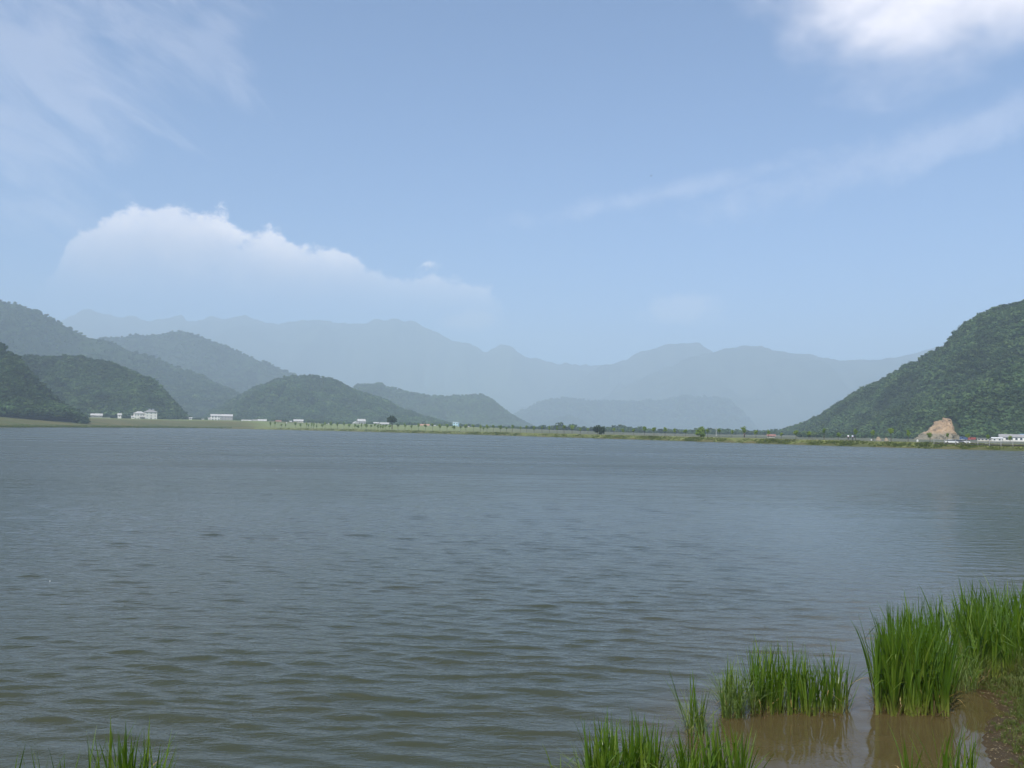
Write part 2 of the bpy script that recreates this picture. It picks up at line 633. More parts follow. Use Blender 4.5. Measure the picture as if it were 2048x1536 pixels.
# ------------------------------------------------------------------ near bank of wet mud
def mud_material():
    m, t = material('bank_mud')
    o = t.new('ShaderNodeOutputMaterial')
    p = t.new('ShaderNodeBsdfPrincipled')
    g = t.new('ShaderNodeNewGeometry')
    P = g.outputs['Position']
    s = t.new('ShaderNodeSeparateXYZ')
    t.l.new(P, s.inputs[0])
    n1 = t.noise(P, 2.2, 6, 0.65)
    n2 = t.noise(P, 14, 6, 0.7)
    n3 = t.noise(P, 0.8, 4, 0.6)
    c = t.mix(t.smooth(n1, 0.3, 0.7), (0.078, 0.056, 0.023), (0.155, 0.112, 0.052))
    c = t.mix(t.math('MULTIPLY', t.smooth(n2, 0.5, 0.75), 0.6), c, (0.14, 0.105, 0.055))
    dry = t.smooth(s.outputs[2], 0.02, 0.14)
    c = t.mix(t.math('MULTIPLY', t.smooth(n3, 0.46, 0.62), t.smooth(s.outputs[2], 0.03, 0.2)), c, (0.055, 0.075, 0.018))
    wet = t.mix(t.math('SUBTRACT', 1.0, dry), c, (0.055, 0.036, 0.014))
    t.l.new(wet, p.inputs['Base Color'])
    rr = t.new('ShaderNodeMapRange')
    t.l.new(dry, rr.inputs['Value'])
    p.inputs['Specular IOR Level'].default_value = 0.2
    rr.inputs['To Min'].default_value = 0.5
    rr.inputs['To Max'].default_value = 0.9
    t.l.new(rr.outputs[0], p.inputs['Roughness'])
    b = t.new('ShaderNodeBump')
    b.inputs['Strength'].default_value = 0.6
    b.inputs['Distance'].default_value = 0.03
    t.l.new(n2, b.inputs['Height'])
    t.l.new(b.outputs[0], p.inputs['Normal'])
    t.l.new(p.outputs[0], o.inputs['Surface'])
    MATS['bank_mud'] = m


mud_material()


def bank_z(x, y):
    z, d = ground(x, y)
    z = z + sst(-0.3, 0.8, d) * (0.035 * fbm(x * 2.2, y * 2.2, 5) + 0.05 * fbm(x * 0.6, y * 0.6, 3))
    return z, d


bx = graded(-28, 28, 1, 14, 0.09, 1.3)
by = graded(-15, 28, 6.5, 17, 0.09, 1.3)
X, Y = np.meshgrid(bx, by)
Z, SD = bank_z(X, Y)
BANK_Z = Z.copy()
structure('bank', grid_mesh('bank', np.stack([X, Y, Z], -1), 'bank_mud', True))


def BZ(x, y):
    i = min(max(int(np.searchsorted(bx, x)), 0), len(bx) - 1)
    j = min(max(int(np.searchsorted(by, y)), 0), len(by) - 1)
    return float(BANK_Z[j, i])


# ------------------------------------------------------------------ water
def water_material():
    m, t = material('lake_water')
    o = t.new('ShaderNodeOutputMaterial')
    p = t.new('ShaderNodeBsdfPrincipled')
    p.inputs['IOR'].default_value = 1.33
    g = t.new('ShaderNodeNewGeometry')
    P = g.outputs['Position']
    sh = t.new('ShaderNodeAttribute', attribute_name='shallow')
    calm = t.new('ShaderNodeAttribute', attribute_name='calm')
    lod = t.new('ShaderNodeAttribute', attribute_name='lod')
    n = t.noise(t.mapping(P, (0.25, 0.35, 1)), 1.0, 4, 0.6)
    silt = t.math('ADD', sh.outputs['Fac'], t.math('MULTIPLY', t.math('SUBTRACT', n, 0.5), 0.5), clamp=True)
    c = t.mix(silt, (0.042, 0.047, 0.023), (0.080, 0.060, 0.025))
    t.l.new(c, p.inputs['Base Color'])
    far_r = t.new('ShaderNodeAttribute', attribute_name='far')
    gust = t.noise(t.mapping(P, (0.02, 0.09, 1)), 1.0, 3, 0.6)
    rr = t.math('MULTIPLY', far_r.outputs['Fac'], t.math('ADD', 0.10, t.math('MULTIPLY', gust, 0.26)))
    t.l.new(t.math('ADD', 0.05, rr), p.inputs['Roughness'])   # ripples too small to resolve
    # small ripples everywhere; beyond the meshed waves also the larger ones
    r1 = t.noise(t.mapping(P, (2.2, 5.2, 1), rot=(0, 0, 0.2)), 1.0, 4, 0.6, 0.3)
    r2 = t.noise(t.mapping(P, (0.55, 1.5, 1), rot=(0, 0, 0.16)), 1.0, 3, 0.55, 0.2)
    r3 = t.noise(t.mapping(P, (0.10, 0.42, 1), rot=(0, 0, 0.1)), 1.0, 4, 0.65, 0.2)
    k1 = t.math('MULTIPLY', t.math('SUBTRACT', 1.0, t.math('MULTIPLY', calm.outputs['Fac'], 0.93)), 0.030)
    k2 = t.math('MULTIPLY', lod.outputs['Fac'], 0.14)
    h = t.math('ADD', t.math('MULTIPLY', r1, k1), t.math('MULTIPLY', r2, k2))
    h = t.math('ADD', h, t.math('MULTIPLY', r3, t.math('MULTIPLY', lod.outputs['Fac'], 0.30)))
    b = t.new('ShaderNodeBump')
    b.inputs['Strength'].default_value = 1.0
    b.inputs['Distance'].default_value = 1.0
    t.l.new(h, b.inputs['Height'])
    t.l.new(b.outputs[0], p.inputs['Normal'])
    t.l.new(p.outputs[0], o.inputs['Surface'])
    MATS['lake_water'] = m


water_material()
rows = [4.0]
while rows[-1] < 62:
    rows.append(rows[-1] + max(0.045, 0.0038 * rows[-1]))
while rows[-1] < 900:
    rows.append(rows[-1] * 1.045)
rows = np.array(rows)
tt = np.concatenate([np.linspace(-6, -0.8, 24)[:-1], np.linspace(-0.8, 0.8, 430), np.linspace(0.8, 5, 20)[1:]])
Yw = np.repeat(rows[:, None], len(tt), 1)
Xw = np.clip(tt[None, :] * (rows[:, None] + 2.0), -400, 260)
SDw = lake_sd(Xw, Yw)
dn = -lake_sd(Xw, Yw)
near_bank = np.sqrt((Xw - 6.0) ** 2 + (Yw - 11.0) ** 2)
calm = np.clip(np.maximum(sst(3.2, 0.3, dn), 0.94 * sst(7.0, 3.2, np.hypot((Xw - 6.3), (Yw - 9.6) * 1.15))), 0, 1) * sst(60, 40, Yw)
calm = np.maximum(calm, 0.55 * sst(-2.0, 7.0, Xw - 0.18 * Yw) * sst(60, 35, Yw))
rw = np.random.default_rng(5)
Zw = np.zeros_like(Xw)
NW = 44
for i in range(NW):
    lam = 0.19 * (0.86 / 0.19) ** (i / (NW - 1))
    th = 0.17 + rw.normal(0, 0.24)
    kx, ky = math.sin(th) * 2 * math.pi / lam, math.cos(th) * 2 * math.pi / lam
    slope = 0.025 * (1.0 if lam > 0.28 else 0.8) * (1.0 if lam < 0.62 else 0.75)
    amp = slope * lam / (2 * math.pi) * 1.25
    ph = rw.random() * 6.28
    Zw += sst(2.6, 5.0, lam / np.maximum(0.045, 0.0038 * Yw)) * amp * np.sin(kx * Xw + ky * Yw + ph + 1.6 * fbm(Xw / 6 + i, Yw / 6, 2))
Zw = Zw + 12.0 * (Zw ** 2 - np.mean(Zw ** 2))      # sharper crests, flatter troughs
env = 0.85 + 0.45 * fbm(Xw / 5 + 3, Yw / 4 + 8, 3)
lod = sst(30, 56, Yw)
farr = sst(12, 90, Yw)
pool = np.zeros_like(Xw)
for i in range(9):
    lam = 0.38 + 0.06 * i
    th = rw.random() * 6.28
    pool += 0.0125 * lam / 6.28 * np.sin((math.cos(th) * Xw + math.sin(th) * Yw) * 6.28 / lam + rw.random() * 6.28 + 2.5 * fbm(Xw / 1.5 + i, Yw / 1.5, 2))
Zw = Zw * np.clip(env, 0.35, 1.4) * (1 - calm) ** 1.5 * (1 - lod) + pool * calm * (1 - lod)
shal = np.clip(np.exp(SDw / 2.4), 0, 1) * sst(60, 40, Yw) * sst(-1.0, 4.0, Xw)
shal = np.maximum(shal, 0.42 * sst(-1.0, 7.0, Xw - 0.2 * Yw + 1) * sst(30, 14, Yw))
shal = np.maximum(shal, sst(5.2, 3.0, np.hypot(Xw - 5.6, (Yw - 9.4) * 1.1)))
structure('lake_water', grid_mesh('lake_water', np.stack([Xw, Yw, Zw], -1), 'lake_water', True, {'shallow': shal, 'calm': calm, 'lod': lod, 'far': farr}))


# ------------------------------------------------------------------ instanced foliage (only for what nobody could count)
def ico(sub):
    bm = bmesh.new()
    bmesh.ops.create_icosphere(bm, subdivisions=sub, radius=1.0)
    v = np.array([x.co[:] for x in bm.verts])
    f = [tuple(y.index for y in x.verts) for x in bm.faces]
    bm.free()
    return v, f


ICO1 = ico(1)


def crown_shape(rng, n_lobes=7, n_leaf=150, leaf=0.085, rx=0.34, cz=0.56, rz=0.40, core=0.78, up=0.5):
    """leaf clumps spread over several lobes of unit height, with a darker core; returns verts, faces"""
    V, F = [], []
    lobes = [(0, 0, cz, rx * 0.75, rz * 0.85)]
    for i in range(n_lobes):
        a = rng.random() * 6.283
        h = rng.uniform(-0.75, 0.85)
        rr = rx * math.sqrt(max(0.05, 1 - h * h)) * rng.uniform(0.5, 0.85)
        s = rng.uniform(0.32, 0.55)
        lobes.append((rr * math.cos(a), rr * math.sin(a), cz + rz * h * 0.72, rx * s, rx * s * rng.uniform(0.8, 1.1)))
    for (x, y, z, r, q) in lobes:
        if core > 0:
            n = len(V)
            for p in ICO1[0]:
                k = core * rng.uniform(0.8, 1.05)
                V.append((x + p[0] * r * k, y + p[1] * r * k, z + p[2] * q * k))
            F += [tuple(n + i for i in f) for f in ICO1[1]]
    wts = np.array([l[3] ** 2 for l in lobes])
    wts /= wts.sum()
    for i in range(n_leaf):
        x, y, z, r, q = lobes[rng.choice(len(lobes), p=wts)]
        d = rng.normal(size=3)
        d /= np.linalg.norm(d)
        k = rng.uniform(0.75, 1.12)
        c = np.array((x + d[0] * r * k, y + d[1] * r * k, z + d[2] * q * k))
        nrm = d * 0.6 + rng.normal(size=3) * 0.55 + np.array((0, 0, up))
        nrm /= np.linalg.norm(nrm)
        a = np.cross(nrm, rng.normal(size=3))
        a /= np.linalg.norm(a)
        b = np.cross(nrm, a)
        s = leaf * rng.uniform(0.6, 1.3)
        n = len(V)
        for (p, q2) in ((-1, -0.55), (0.3, -0.8), (1, 0.2), (0.1, 0.85), (-0.8, 0.5)):
            V.append(tuple(c + a * s * p + b * s * q2 + nrm * s * rng.uniform(-0.18, 0.18)))
        F.append((n, n + 1, n + 2, n + 3, n + 4))
    return V, F


def proto_collection(name, meshes):
    c = bpy.data.collections.new(name)
    for i, me in enumerate(meshes):
        c.objects.link(bpy.data.objects.new('%s_%02d' % (name, i), me))
    return c


_r3 = np.random.default_rng(3)
FOREST = proto_collection('forest_crown', [mesh_of('forest_crown', *crown_shape(_r3, 6, 110, 0.095, rx=rx, rz=rz), 'forest_leaf')
                                           for rx, rz in ((0.40, 0.40), (0.36, 0.42), (0.46, 0.38), (0.33, 0.44), (0.42, 0.40), (0.38, 0.36))])


def tuft_mesh(rng, n, h, wd, spread, mat, name, bend=0.5):
    V, F = [], []
    for i in range(n):
        a = rng.random() * 6.283
        r = spread * math.sqrt(rng.random())
        px, py = r * math.cos(a), r * math.sin(a)
        a2 = rng.random() * 6.283
        L = h * rng.uniform(0.5, 1.1)
        dx, dy = math.cos(a2), math.sin(a2)
        wx, wy = -dy * wd, dx * wd
        k = bend * rng.uniform(0.2, 1.0) * L
        n0 = len(V)
        for t, ww in ((0, 1.0), (0.45, 0.9), (0.8, 0.6), (1.0, 0.08)):
            ox, oy, oz = dx * k * t * t, dy * k * t * t, L * t * (1 - 0.3 * bend * t)
            V.append((px + ox - wx * ww, py + oy - wy * ww, oz))
            V.append((px + ox + wx * ww, py + oy + wy * ww, oz))
        for j in range(3):
            F.append((n0 + 2 * j, n0 + 2 * j + 1, n0 + 2 * j + 3, n0 + 2 * j + 2))
    return mesh_of(name, V, F, mat)


def scatter(name, pts, scl, protos, label, cat, n_proto, seed=0):
    """geometry nodes: one proto per point; for uncountable masses only"""
    pts = np.asarray(pts, dtype=np.float32)
    n = len(pts)
    rg = np.random.default_rng(seed + 100)
    me = bpy.data.meshes.new(name)
    me.vertices.add(n)
    me.vertices.foreach_set('co', pts.reshape(-1))
    a = me.attributes.new('scl', 'FLOAT_VECTOR', 'POINT')
    a.data.foreach_set('vector', np.asarray(scl, dtype=np.float32).reshape(-1))
    a = me.attributes.new('rot', 'FLOAT_VECTOR', 'POINT')
    rot = np.zeros((n, 3), np.float32)
    rot[:, 2] = rg.random(n) * 6.283
    rot[:, :2] = rg.normal(0, 0.08, (n, 2))
    a.data.foreach_set('vector', rot.reshape(-1))
    a = me.attributes.new('idx', 'INT', 'POINT')
    a.data.foreach_set('value', rg.integers(0, n_proto, n).astype(np.int32))
    me.update()
    o = link(name, me)
    o['kind'] = 'stuff'
    tag(o, label, cat)
    ng = bpy.data.node_groups.new('scatter_' + name, 'GeometryNodeTree')
    ng.interface.new_socket('Geometry', in_out='INPUT', socket_type='NodeSocketGeometry')
    ng.interface.new_socket('Geometry', in_out='OUTPUT', socket_type='NodeSocketGeometry')
    N, L = ng.nodes, ng.links
    gi, go = N.new('NodeGroupInput'), N.new('NodeGroupOutput')
    ci = N.new('GeometryNodeCollectionInfo')
    ci.inputs['Collection'].default_value = protos
    ci.inputs['Separate Children'].default_value = True
    ci.inputs['Reset Children'].default_value = True
    ip = N.new('GeometryNodeInstanceOnPoints')
    ip.inputs['Pick Instance'].default_value = True

    def named(nm, ty):
        q = N.new('GeometryNodeInputNamedAttribute')
        q.data_type = ty
        q.inputs['Name'].default_value = nm
        return q.outputs[0]
    L.new(gi.outputs[0], ip.inputs['Points'])
    L.new(ci.outputs[0], ip.inputs['Instance'])
    L.new(named('idx', 'INT'), ip.inputs['Instance Index'])
    e2r = N.new('FunctionNodeEulerToRotation')
    L.new(named('rot', 'FLOAT_VECTOR'), e2r.inputs[0])
    L.new(e2r.outputs[0], ip.inputs['Rotation'])
    L.new(named('scl', 'FLOAT_VECTOR'), ip.inputs['Scale'])
    L.new(ip.outputs[0], go.inputs[0])
    md = o.modifiers.new('scatter', 'NODES')
    md.node_group = ng
    return o


# ------------------------------------------------------------------ hills and mountains
def hill_material(name, a, b, scale):
    m, t = material(name)
    o = t.new('ShaderNodeOutputMaterial')
    p = t.new('ShaderNodeBsdfPrincipled')
    p.inputs['Roughness'].default_value = 0.95
    p.inputs['Specular IOR Level'].default_value = 0.05
    g = t.new('ShaderNodeNewGeometry')
    n = t.noise(g.outputs['Position'], scale, 6, 0.65)
    t.l.new(t.mix(t.smooth(n, 0.35, 0.65), a, b), p.inputs['Base Color'])
    t.l.new(p.outputs[0], o.inputs['Surface'])
    MATS[name] = m


hill_material('hill_floor', (0.020, 0.034, 0.014), (0.035, 0.055, 0.020), 0.05)
hill_material('mountain_side', (0.026, 0.042, 0.022), (0.060, 0.075, 0.045), 0.006)


def hill(name, sil, foot, back, rough, seed, tree_h=0.0, n_tree=0, forest_name=None, forest_label=None, ngrid=(120, 40), base=None, mat='hill_floor',
         tree_sz=(4, 9), gully=0.0, jag=0.0, clear=None):
    """sil: (u, v, Y) of the skyline as seen, each point at its own distance Y; foot: (u, Y) of the near foot"""
    us = np.array([s[0] for s in sil], float)
    uu = np.linspace(us[0], us[-1], ngrid[0])
    vv = np.interp(uu, us, [s[1] for s in sil])
    yr = np.interp(uu, us, [s[2] for s in sil])
    yf = np.interp(uu, [f[0] for f in foot], [f[1] for f in foot])
    nf, nb = ngrid[1], ngrid[1] // 3
    tf = np.concatenate([np.linspace(0, 1, nf), np.linspace(1, 2, nb + 1)[1:]])
    P = np.zeros((len(tf), len(uu), 3))
    for j, u in enumerate(uu):
        d = ray(u, vv[j])
        ridge = EYE + d.z * yr[j] - 0.8 * tree_h
        k = d.x
        Yc = np.where(tf <= 1, yf[j] + (yr[j] - yf[j]) * tf, yr[j] + back * (tf - 1))
        zb = base if base is not None else ground(np.array([k * yf[j]]), np.array([yf[j]]))[0][0]
        zb = min(zb, ridge) - 0.5
        pr = np.where(tf <= 1, tf * (1.38 - 0.38 * tf), 0.5 + 0.5 * np.cos(np.pi * np.clip(tf - 1, 0, 1)))
        P[:, j, 0] = k * Yc
        P[:, j, 1] = Yc
        P[:, j, 2] = zb + (ridge - zb) * pr
    H = (P[..., 2].max() - P[..., 2].min())
    wgt = np.where(tf <= 1, np.sin(np.pi * np.clip(tf, 0, 1)) * 0.9 + 0.1 * tf, 0.4)[:, None]
    s = 1.0 / (H * 0.55 + 10)
    nz = fbm(P[..., 0] * s + seed, P[..., 1] * s + seed * 1.7, 4)
    rg_ = np.abs(fbm(P[..., 0] * s * 1.1 + seed * 3, P[..., 1] * s * 0.35 + seed, 3))
    hloc = np.maximum(0, P[..., 2] - P[0, :, 2][None, :])
    P[..., 2] += (rough * nz - gully * (0.35 - np.minimum(rg_, 0.35)) * 2) * np.minimum(hloc, 0.5 * H) * wgt
    if jag:
        P[..., 2] += jag * fbm(P[..., 0] / 160 + seed, P[..., 1] / 700, 5, 0.6) * np.where(tf <= 1, tf, 1)[:, None]
    ob = structure(name, grid_mesh(name, P, mat, True))
    if n_tree:
        rg = np.random.default_rng(seed + 40)
        jj = rg.random(n_tree) * (len(uu) - 1.001)
        # even spread over distance
        ii = rg.random(n_tree) * (nf + 1.5)
        i0, j0 = ii.astype(int), jj.astype(int)
        fi, fj = (ii - i0)[:, None], (jj - j0)[:, None]
        q = P[i0, j0] * (1 - fi) * (1 - fj) + P[i0 + 1, j0] * fi * (1 - fj) + P[i0, j0 + 1] * (1 - fi) * fj + P[i0 + 1, j0 + 1] * fi * fj
        sz = rg.uniform(tree_sz[0], tree_sz[1], n_tree) * (0.85 + 0.5 * fbm(q[:, 0] / 30, q[:, 1] / 30, 2))
        keep = np.ones(n_tree, bool) if clear is None else ~clear(q)
        keep &= q[:, 2] > 0.2
        q, sz = q[keep], sz[keep]
        q[:, 2] -= 0.18 * sz
        scl = np.stack([sz * rg.uniform(1.1, 1.5, len(sz)), sz * rg.uniform(1.1, 1.5, len(sz)), sz], 1)
        scatter(forest_name, q, scl, FOREST, forest_label, 'forest', 6, seed)
    return ob


def Yc(pts, Y):
    return [(u, v, Y) for u, v in pts]


# far mountains
hill('mountain_range', Yc([(-1500, 858), (-1000, 720), (-500, 640), (-100, 636), (100, 640), (150, 630), (175, 625), (205, 632), (300, 640), (340, 633), (365, 629), (374, 643), (440, 640),
                           (470, 632), (490, 630), (525, 646), (560, 655), (640, 642), (700, 640), (760, 631), (820, 637), (850, 656), (900, 670), (940, 686), (968, 701),
                           (1000, 689), (1030, 699), (1060, 714), (1150, 722), (1250, 730), (1350, 770), (1500, 815), (1650, 862)], 7200),
     [(-500, 5100), (1650, 6400)], 1200, 0.5, 21, ngrid=(600, 60), base=2.0, mat='mountain_side', gully=0.7, jag=46)
hill('mountain_ridge', Yc([(1090, 800), (1180, 745), (1230, 722), (1270, 704), (1320, 689), (1365, 682), (1400, 684), (1430, 706), (1470, 715), (1560, 740), (1700, 790), (1850, 850)], 6500),
     [(1090, 5600), (1850, 5950)], 1000, 0.45, 22, ngrid=(260, 50), base=2.0, mat='mountain_side', gully=0.6, jag=32)
hill('mountain_shoulder', Yc([(1080, 860), (1200, 800), (1300, 745), (1380, 712), (1440, 698), (1500, 697), (1560, 705), (1620, 707), (1660, 715), (1690, 722), (1750, 718), (1800, 712), (1860, 695), (1920, 688), (2100, 680), (2500, 670), (2900, 740), (3400, 900)], 5600),
     [(1080, 4900), (2500, 4300)], 1000, 0.45, 23, ngrid=(480, 50), base=2.0, mat='mountain_side', gully=0.6, jag=24)
hill('hazy_hill', Yc([(960, 862), (1040, 822), (1080, 800), (1130, 795), (1200, 801), (1280, 800), (1340, 795), (1370, 789), (1430, 793), (1460, 802), (1490, 825), (1510, 850), (1522, 866)], 4500),
     [(960, 4000), (1522, 4150)], 700, 0.35, 24, 6, 5000, 'hazy_hill_forest', 'forest on the faint rounded hill in the middle of the valley', (140, 30), base=2.0, tree_sz=(10, 18), gully=0.5)
hill('knoll', Yc([(1040, 866), (1062, 858), (1090, 845), (1110, 835), (1138, 829), (1160, 836), (1180, 848), (1205, 858), (1240, 866)], 3900),
     [(1040, 3750), (1240, 3750)], 300, 0.3, 25, 6, 1500, 'knoll_forest', 'forest on the small low hill at the valley mouth', (60, 24), base=2.0, tree_sz=(6, 10))
hill('spur_hill', Yc([(640, 830), (680, 795), (715, 767), (760, 765), (800, 775), (840, 785), (890, 790), (925, 787), (962, 783), (985, 797), (1020, 825), (1055, 845), (1085, 864)], 2500),
     [(640, 2150), (1085, 2300)], 400, 0.4, 26, 6, 7000, 'spur_hill_forest', 'forest on the long low spur ending beside the small hill', (120, 34), base=3.5, tree_sz=(6, 10), gully=0.7)
hill('back_hill', Yc([(120, 700), (215, 670), (250, 667), (290, 664), (340, 658), (375, 658), (410, 668), (450, 688), (520, 715), (590, 742), (650, 765), (720, 802), (810, 850)], 2900),
     [(120, 2400), (810, 2600)], 500, 0.35, 27, 6, 8000, 'back_hill_forest', 'forest on the rounded peak behind the white houses', (140, 36), base=4.0, tree_sz=(7, 11), gully=0.7)
hill('long_ridge', Yc([(-1050, 858), (-850, 760), (-600, 590), (-330, 520), (-150, 555), (0, 590), (50, 607), (100, 630), (150, 650), (215, 669), (300, 705), (400, 745), (480, 790), (560, 832), (610, 852)], 2000),
     [(-330, 1350), (610, 1750)], 500, 0.4, 28, 6, 17000, 'long_ridge_forest', 'forest on the tall ridge sloping down behind the meadow', (250, 44), base=5.0, tree_sz=(6, 10), gully=0.8)
hill('middle_hill', Yc([(385, 850), (430, 818), (470, 792), (520, 766), (570, 748), (610, 742), (650, 750), (700, 772), (740, 788), (800, 812), (870, 838), (930, 856)], 1600),
     [(385, 1250), (930, 1400)], 300, 0.4, 29, 6, 9000, 'middle_hill_forest', 'forest on the broad hill behind the village roofs', (130, 40), base=5.5, tree_sz=(5.5, 9), gully=0.7)
hill('meadow_hill', Yc([(-240, 845), (-60, 735), (30, 718), (60, 705), (110, 711), (160, 714), (215, 718), (260, 735), (300, 760), (340, 797), (368, 830), (388, 846)], 1000),
     [(-60, 850), (388, 930)], 250, 0.4, 30, 6, 10000, 'meadow_hill_forest', 'forest on the rounded hill right behind the big white house', (150, 40), base=7.0, tree_sz=(4.5, 10), gully=0.7)
hill('dark_hill', Yc([(-1000, 855), (-800, 720), (-520, 540), (-200, 580), (-60, 640), (0, 682), (40, 715), (80, 765), (110, 800), (150, 830), (172, 846)], 700),
     [(-520, 540), (0, 605), (172, 640)], 200, 0.3, 31, 5, 10500, 'dark_hill_forest', 'dark forest on the steep nearer hill at the end of the meadow', (180, 40), base=7.2, tree_sz=(4, 9), gully=0.3)

# the big hill across the dike, with its bare quarry face
QUARRY = at(1880, 862, 452)


def no_trees(q):
    """the quarry face and the open slope under it"""
    k = q[:, 0] / q[:, 1]
    e = (q[:, 2] - EYE) / q[:, 1]
    u = CX + FPX * k
    v = 857.4 + 0.015 * (u - CX) - FPX * e
    a = (u > 1822) & (u < 1930) & (v > 830 + 0.55 * np.abs(u - 1895)) & (q[:, 1] < 520)
    return a


hill('big_hill', [(1530, 870, 1050), (1560, 862, 1030), (1600, 850, 1000), (1640, 830, 960), (1680, 805, 920), (1720, 780, 890), (1780, 745, 840), (1830, 720, 800), (1880, 690, 770),
                  (1920, 655, 740), (1980, 620, 700), (2048, 593, 660), (2200, 540, 600), (2450, 520, 580), (2750, 640, 600), (3050, 886, 620)],
     [(1530, 980), (1700, 700), (1850, 520), (2048, 470), (2450, 420)], 350, 0.3, 33, 6, 33000, 'big_hill_forest', 'green forest covering the big steep hill above the quarry', (310, 64), base=1.0, tree_sz=(3.6, 8.6), gully=0.55)
hill('hill_spur', [(1815, 884, 500), (1850, 856, 505), (1880, 834, 510), (1915, 812, 515), (1955, 785, 520), (2000, 752, 525), (2048, 722, 530), (2200, 650, 530), (2450, 640, 520), (2700, 760, 510), (2900, 890, 510)],
     [(1815, 470), (1900, 452), (2048, 440), (2450, 400)], 120, 0.25, 34, 5, 11500, 'hill_spur_forest', 'green forest on the nearer spur right behind the quarry face', (150, 36), base=0.9, tree_sz=(3.6, 8.0), gully=0.25, clear=no_trees)

# ------------------------------------------------------------------ quarry face (bare rock cut into the foot of the spur)
def quarry():
    m, t = material('quarry_rock')
    o = t.new('ShaderNodeOutputMaterial')
    p = t.new('ShaderNodeBsdfPrincipled')
    p.inputs['Roughness'].default_value = 0.95
    g = t.new('ShaderNodeNewGeometry')
    n1 = t.noise(t.mapping(g.outputs['Position'], (0.12, 0.12, 0.05)), 1.0, 6, 0.65, 0.5)
    n2 = t.noise(t.mapping(g.outputs['Position'], (0.35, 0.35, 0.12)), 1.0, 6, 0.7)
    at_ = t.new('ShaderNodeAttribute', attribute_name='scree')
    c = t.mix(t.smooth(n1, 0.35, 0.65), (0.30, 0.20, 0.11), (0.46, 0.32, 0.19))
    c = t.mix(t.math('MULTIPLY', t.smooth(n2, 0.48, 0.66), 0.8), c, (0.13, 0.095, 0.06))
    c = t.mix(at_.outputs['Fac'], c, t.mix(t.smooth(n2, 0.4, 0.6), (0.15, 0.135, 0.09), (0.24, 0.20, 0.13)))
    t.l.new(c, p.inputs['Base Color'])
    t.l.new(p.outputs[0], o.inputs['Surface'])
    MATS['quarry_rock'] = m
    prof = [(1822, 880), (1838, 872), (1850, 865), (1858, 860), (1864, 851), (1872, 845), (1880, 841), (1886, 840), (1890, 834.5), (1901, 835), (1904, 839), (1904, 847), (1908, 852), (1909, 860), (1916, 866), (1926, 873), (1934, 881)]
    uu = np.linspace(1822, 1934, 60)
    vt = np.interp(uu, [a for a, b in prof], [b for a, b in prof])
    n = 30
    P = np.zeros((n + 6, 60, 3))
    scr = np.zeros((n + 6, 60))
    for j, u in enumerate(uu):
        d = ray(u, vt[j])
        Yt, Yb = 462.0, 436.0
        ztop = EYE + d.z * Yt
        for i in range(n):
            f = i / (n - 1)
            Yq = Yb + (Yt - Yb) * f
            z = 0.3 + (ztop - 0.3) * (f ** 0.75)
            P[i, j] = (d.x * Yq, Yq, z)
            edge = min(1.0, abs(u - 1887) / 38.0)
            scr[i, j] = sst(0.42, 0.18, np.array(f * (ztop / 11.0))) if True else 0
            scr[i, j] = max(float(scr[i, j]), float(sst(0.75, 0.95, np.array(edge))))
        for i in range(6):
            Yq = Yt + 3.0 + 5 * i
            P[n + i, j] = (d.x * Yq, Yq, ztop - 0.8 * i - 0.5)
    nz = fbm(P[..., 0] / 4.0, P[..., 2] / 5.0 + 5, 4)
    P[:n, :, 1] += (4.5 * nz + 3.2 * fbm(P[..., 0] / 1.5, P[..., 2] / 3.5, 3))[:n]
    P[:, :, 0] += 0.9 * fbm(P[..., 0] / 2.2 + 3, P[..., 2] / 2.2, 3)
    P[:, :, 2] += 0.9 * fbm(P[..., 0] / 2.5 + 8, P[..., 1] / 3.0, 3) * np.clip(P[..., 2] / 6, 0, 1)
    P[1:n - 1, :, 2] += (0.5 * fbm(P[..., 0] / 2.0 + 9, P[..., 1] / 2.0, 3))[1:n - 1]
    o = link('quarry_face', grid_mesh('quarry_face', P, 'quarry_rock', False, {'scree': scr}))
    tag(o, 'bare tan rock face of a quarry cut into the wooded hill', 'quarry')


quarry()


def mound(name, u0, u1, vb, vt, Y, label, mat='earth'):
    r = (u1 - u0) * Y / FPX / 2
    h = (vb - vt) * Y / FPX
    c = at((u0 + u1) / 2, vb, Y)
    n = 14
    P = np.zeros((n, 20, 3))
    for i in range(n):
        f = i / (n - 1)
        for j in range(20):
            a = 2 * math.pi * j / 19
            P[i, j] = (r * f * math.cos(a), r * f * math.sin(a), h * (1 - f ** 1.5) ** 1.3)
    P[..., 2] += 0.5 * h * fbm(P[..., 0] / r * 2 + u0, P[..., 1] / r * 2, 3) * (P[..., 2] / h)
    P[..., 2] -= 0.4 * np.hypot(P[..., 0], P[..., 1])[...] / r
    o = link(name, grid_mesh(name, P, mat, False), None, c)
    tag(o, label, 'earth heap', 'earth heaps beside the road')


mound('earth_heap', 1750, 1764, 880, 872.5, 330, 'wider pointed heap of sandy earth below the wooded hill')
mound('earth_heap', 1767, 1778, 880, 875, 330, 'smaller rounded heap of sandy earth next to the wider heap')

# pale terraced field above the white factory
fa, fb = at(1985, 876, 436), at(2100, 876, 432)
P = np.zeros((10, 30, 3))
for i in range(10):
    for j in range(30):
        u = 1984 + 120 * j / 29
        f = i / 9
        top = 858 - 5 * math.sin(j / 29 * 3.0) if u > 2008 else 862
        v = 880 + (top - 880) * f
        q = at(u, v, 440 - 20 * 0 + 14 * f)
        P[i, j] = q
P[..., 2] += 0.25 * fbm(P[..., 0] / 6, P[..., 2] / 2, 3)
plain('terrace_green', (0.13, 0.20, 0.06), 0.95, 0.25, 0.3)
structure('terraced_field', grid_mesh('terraced_field', P, 'terrace_green', True))


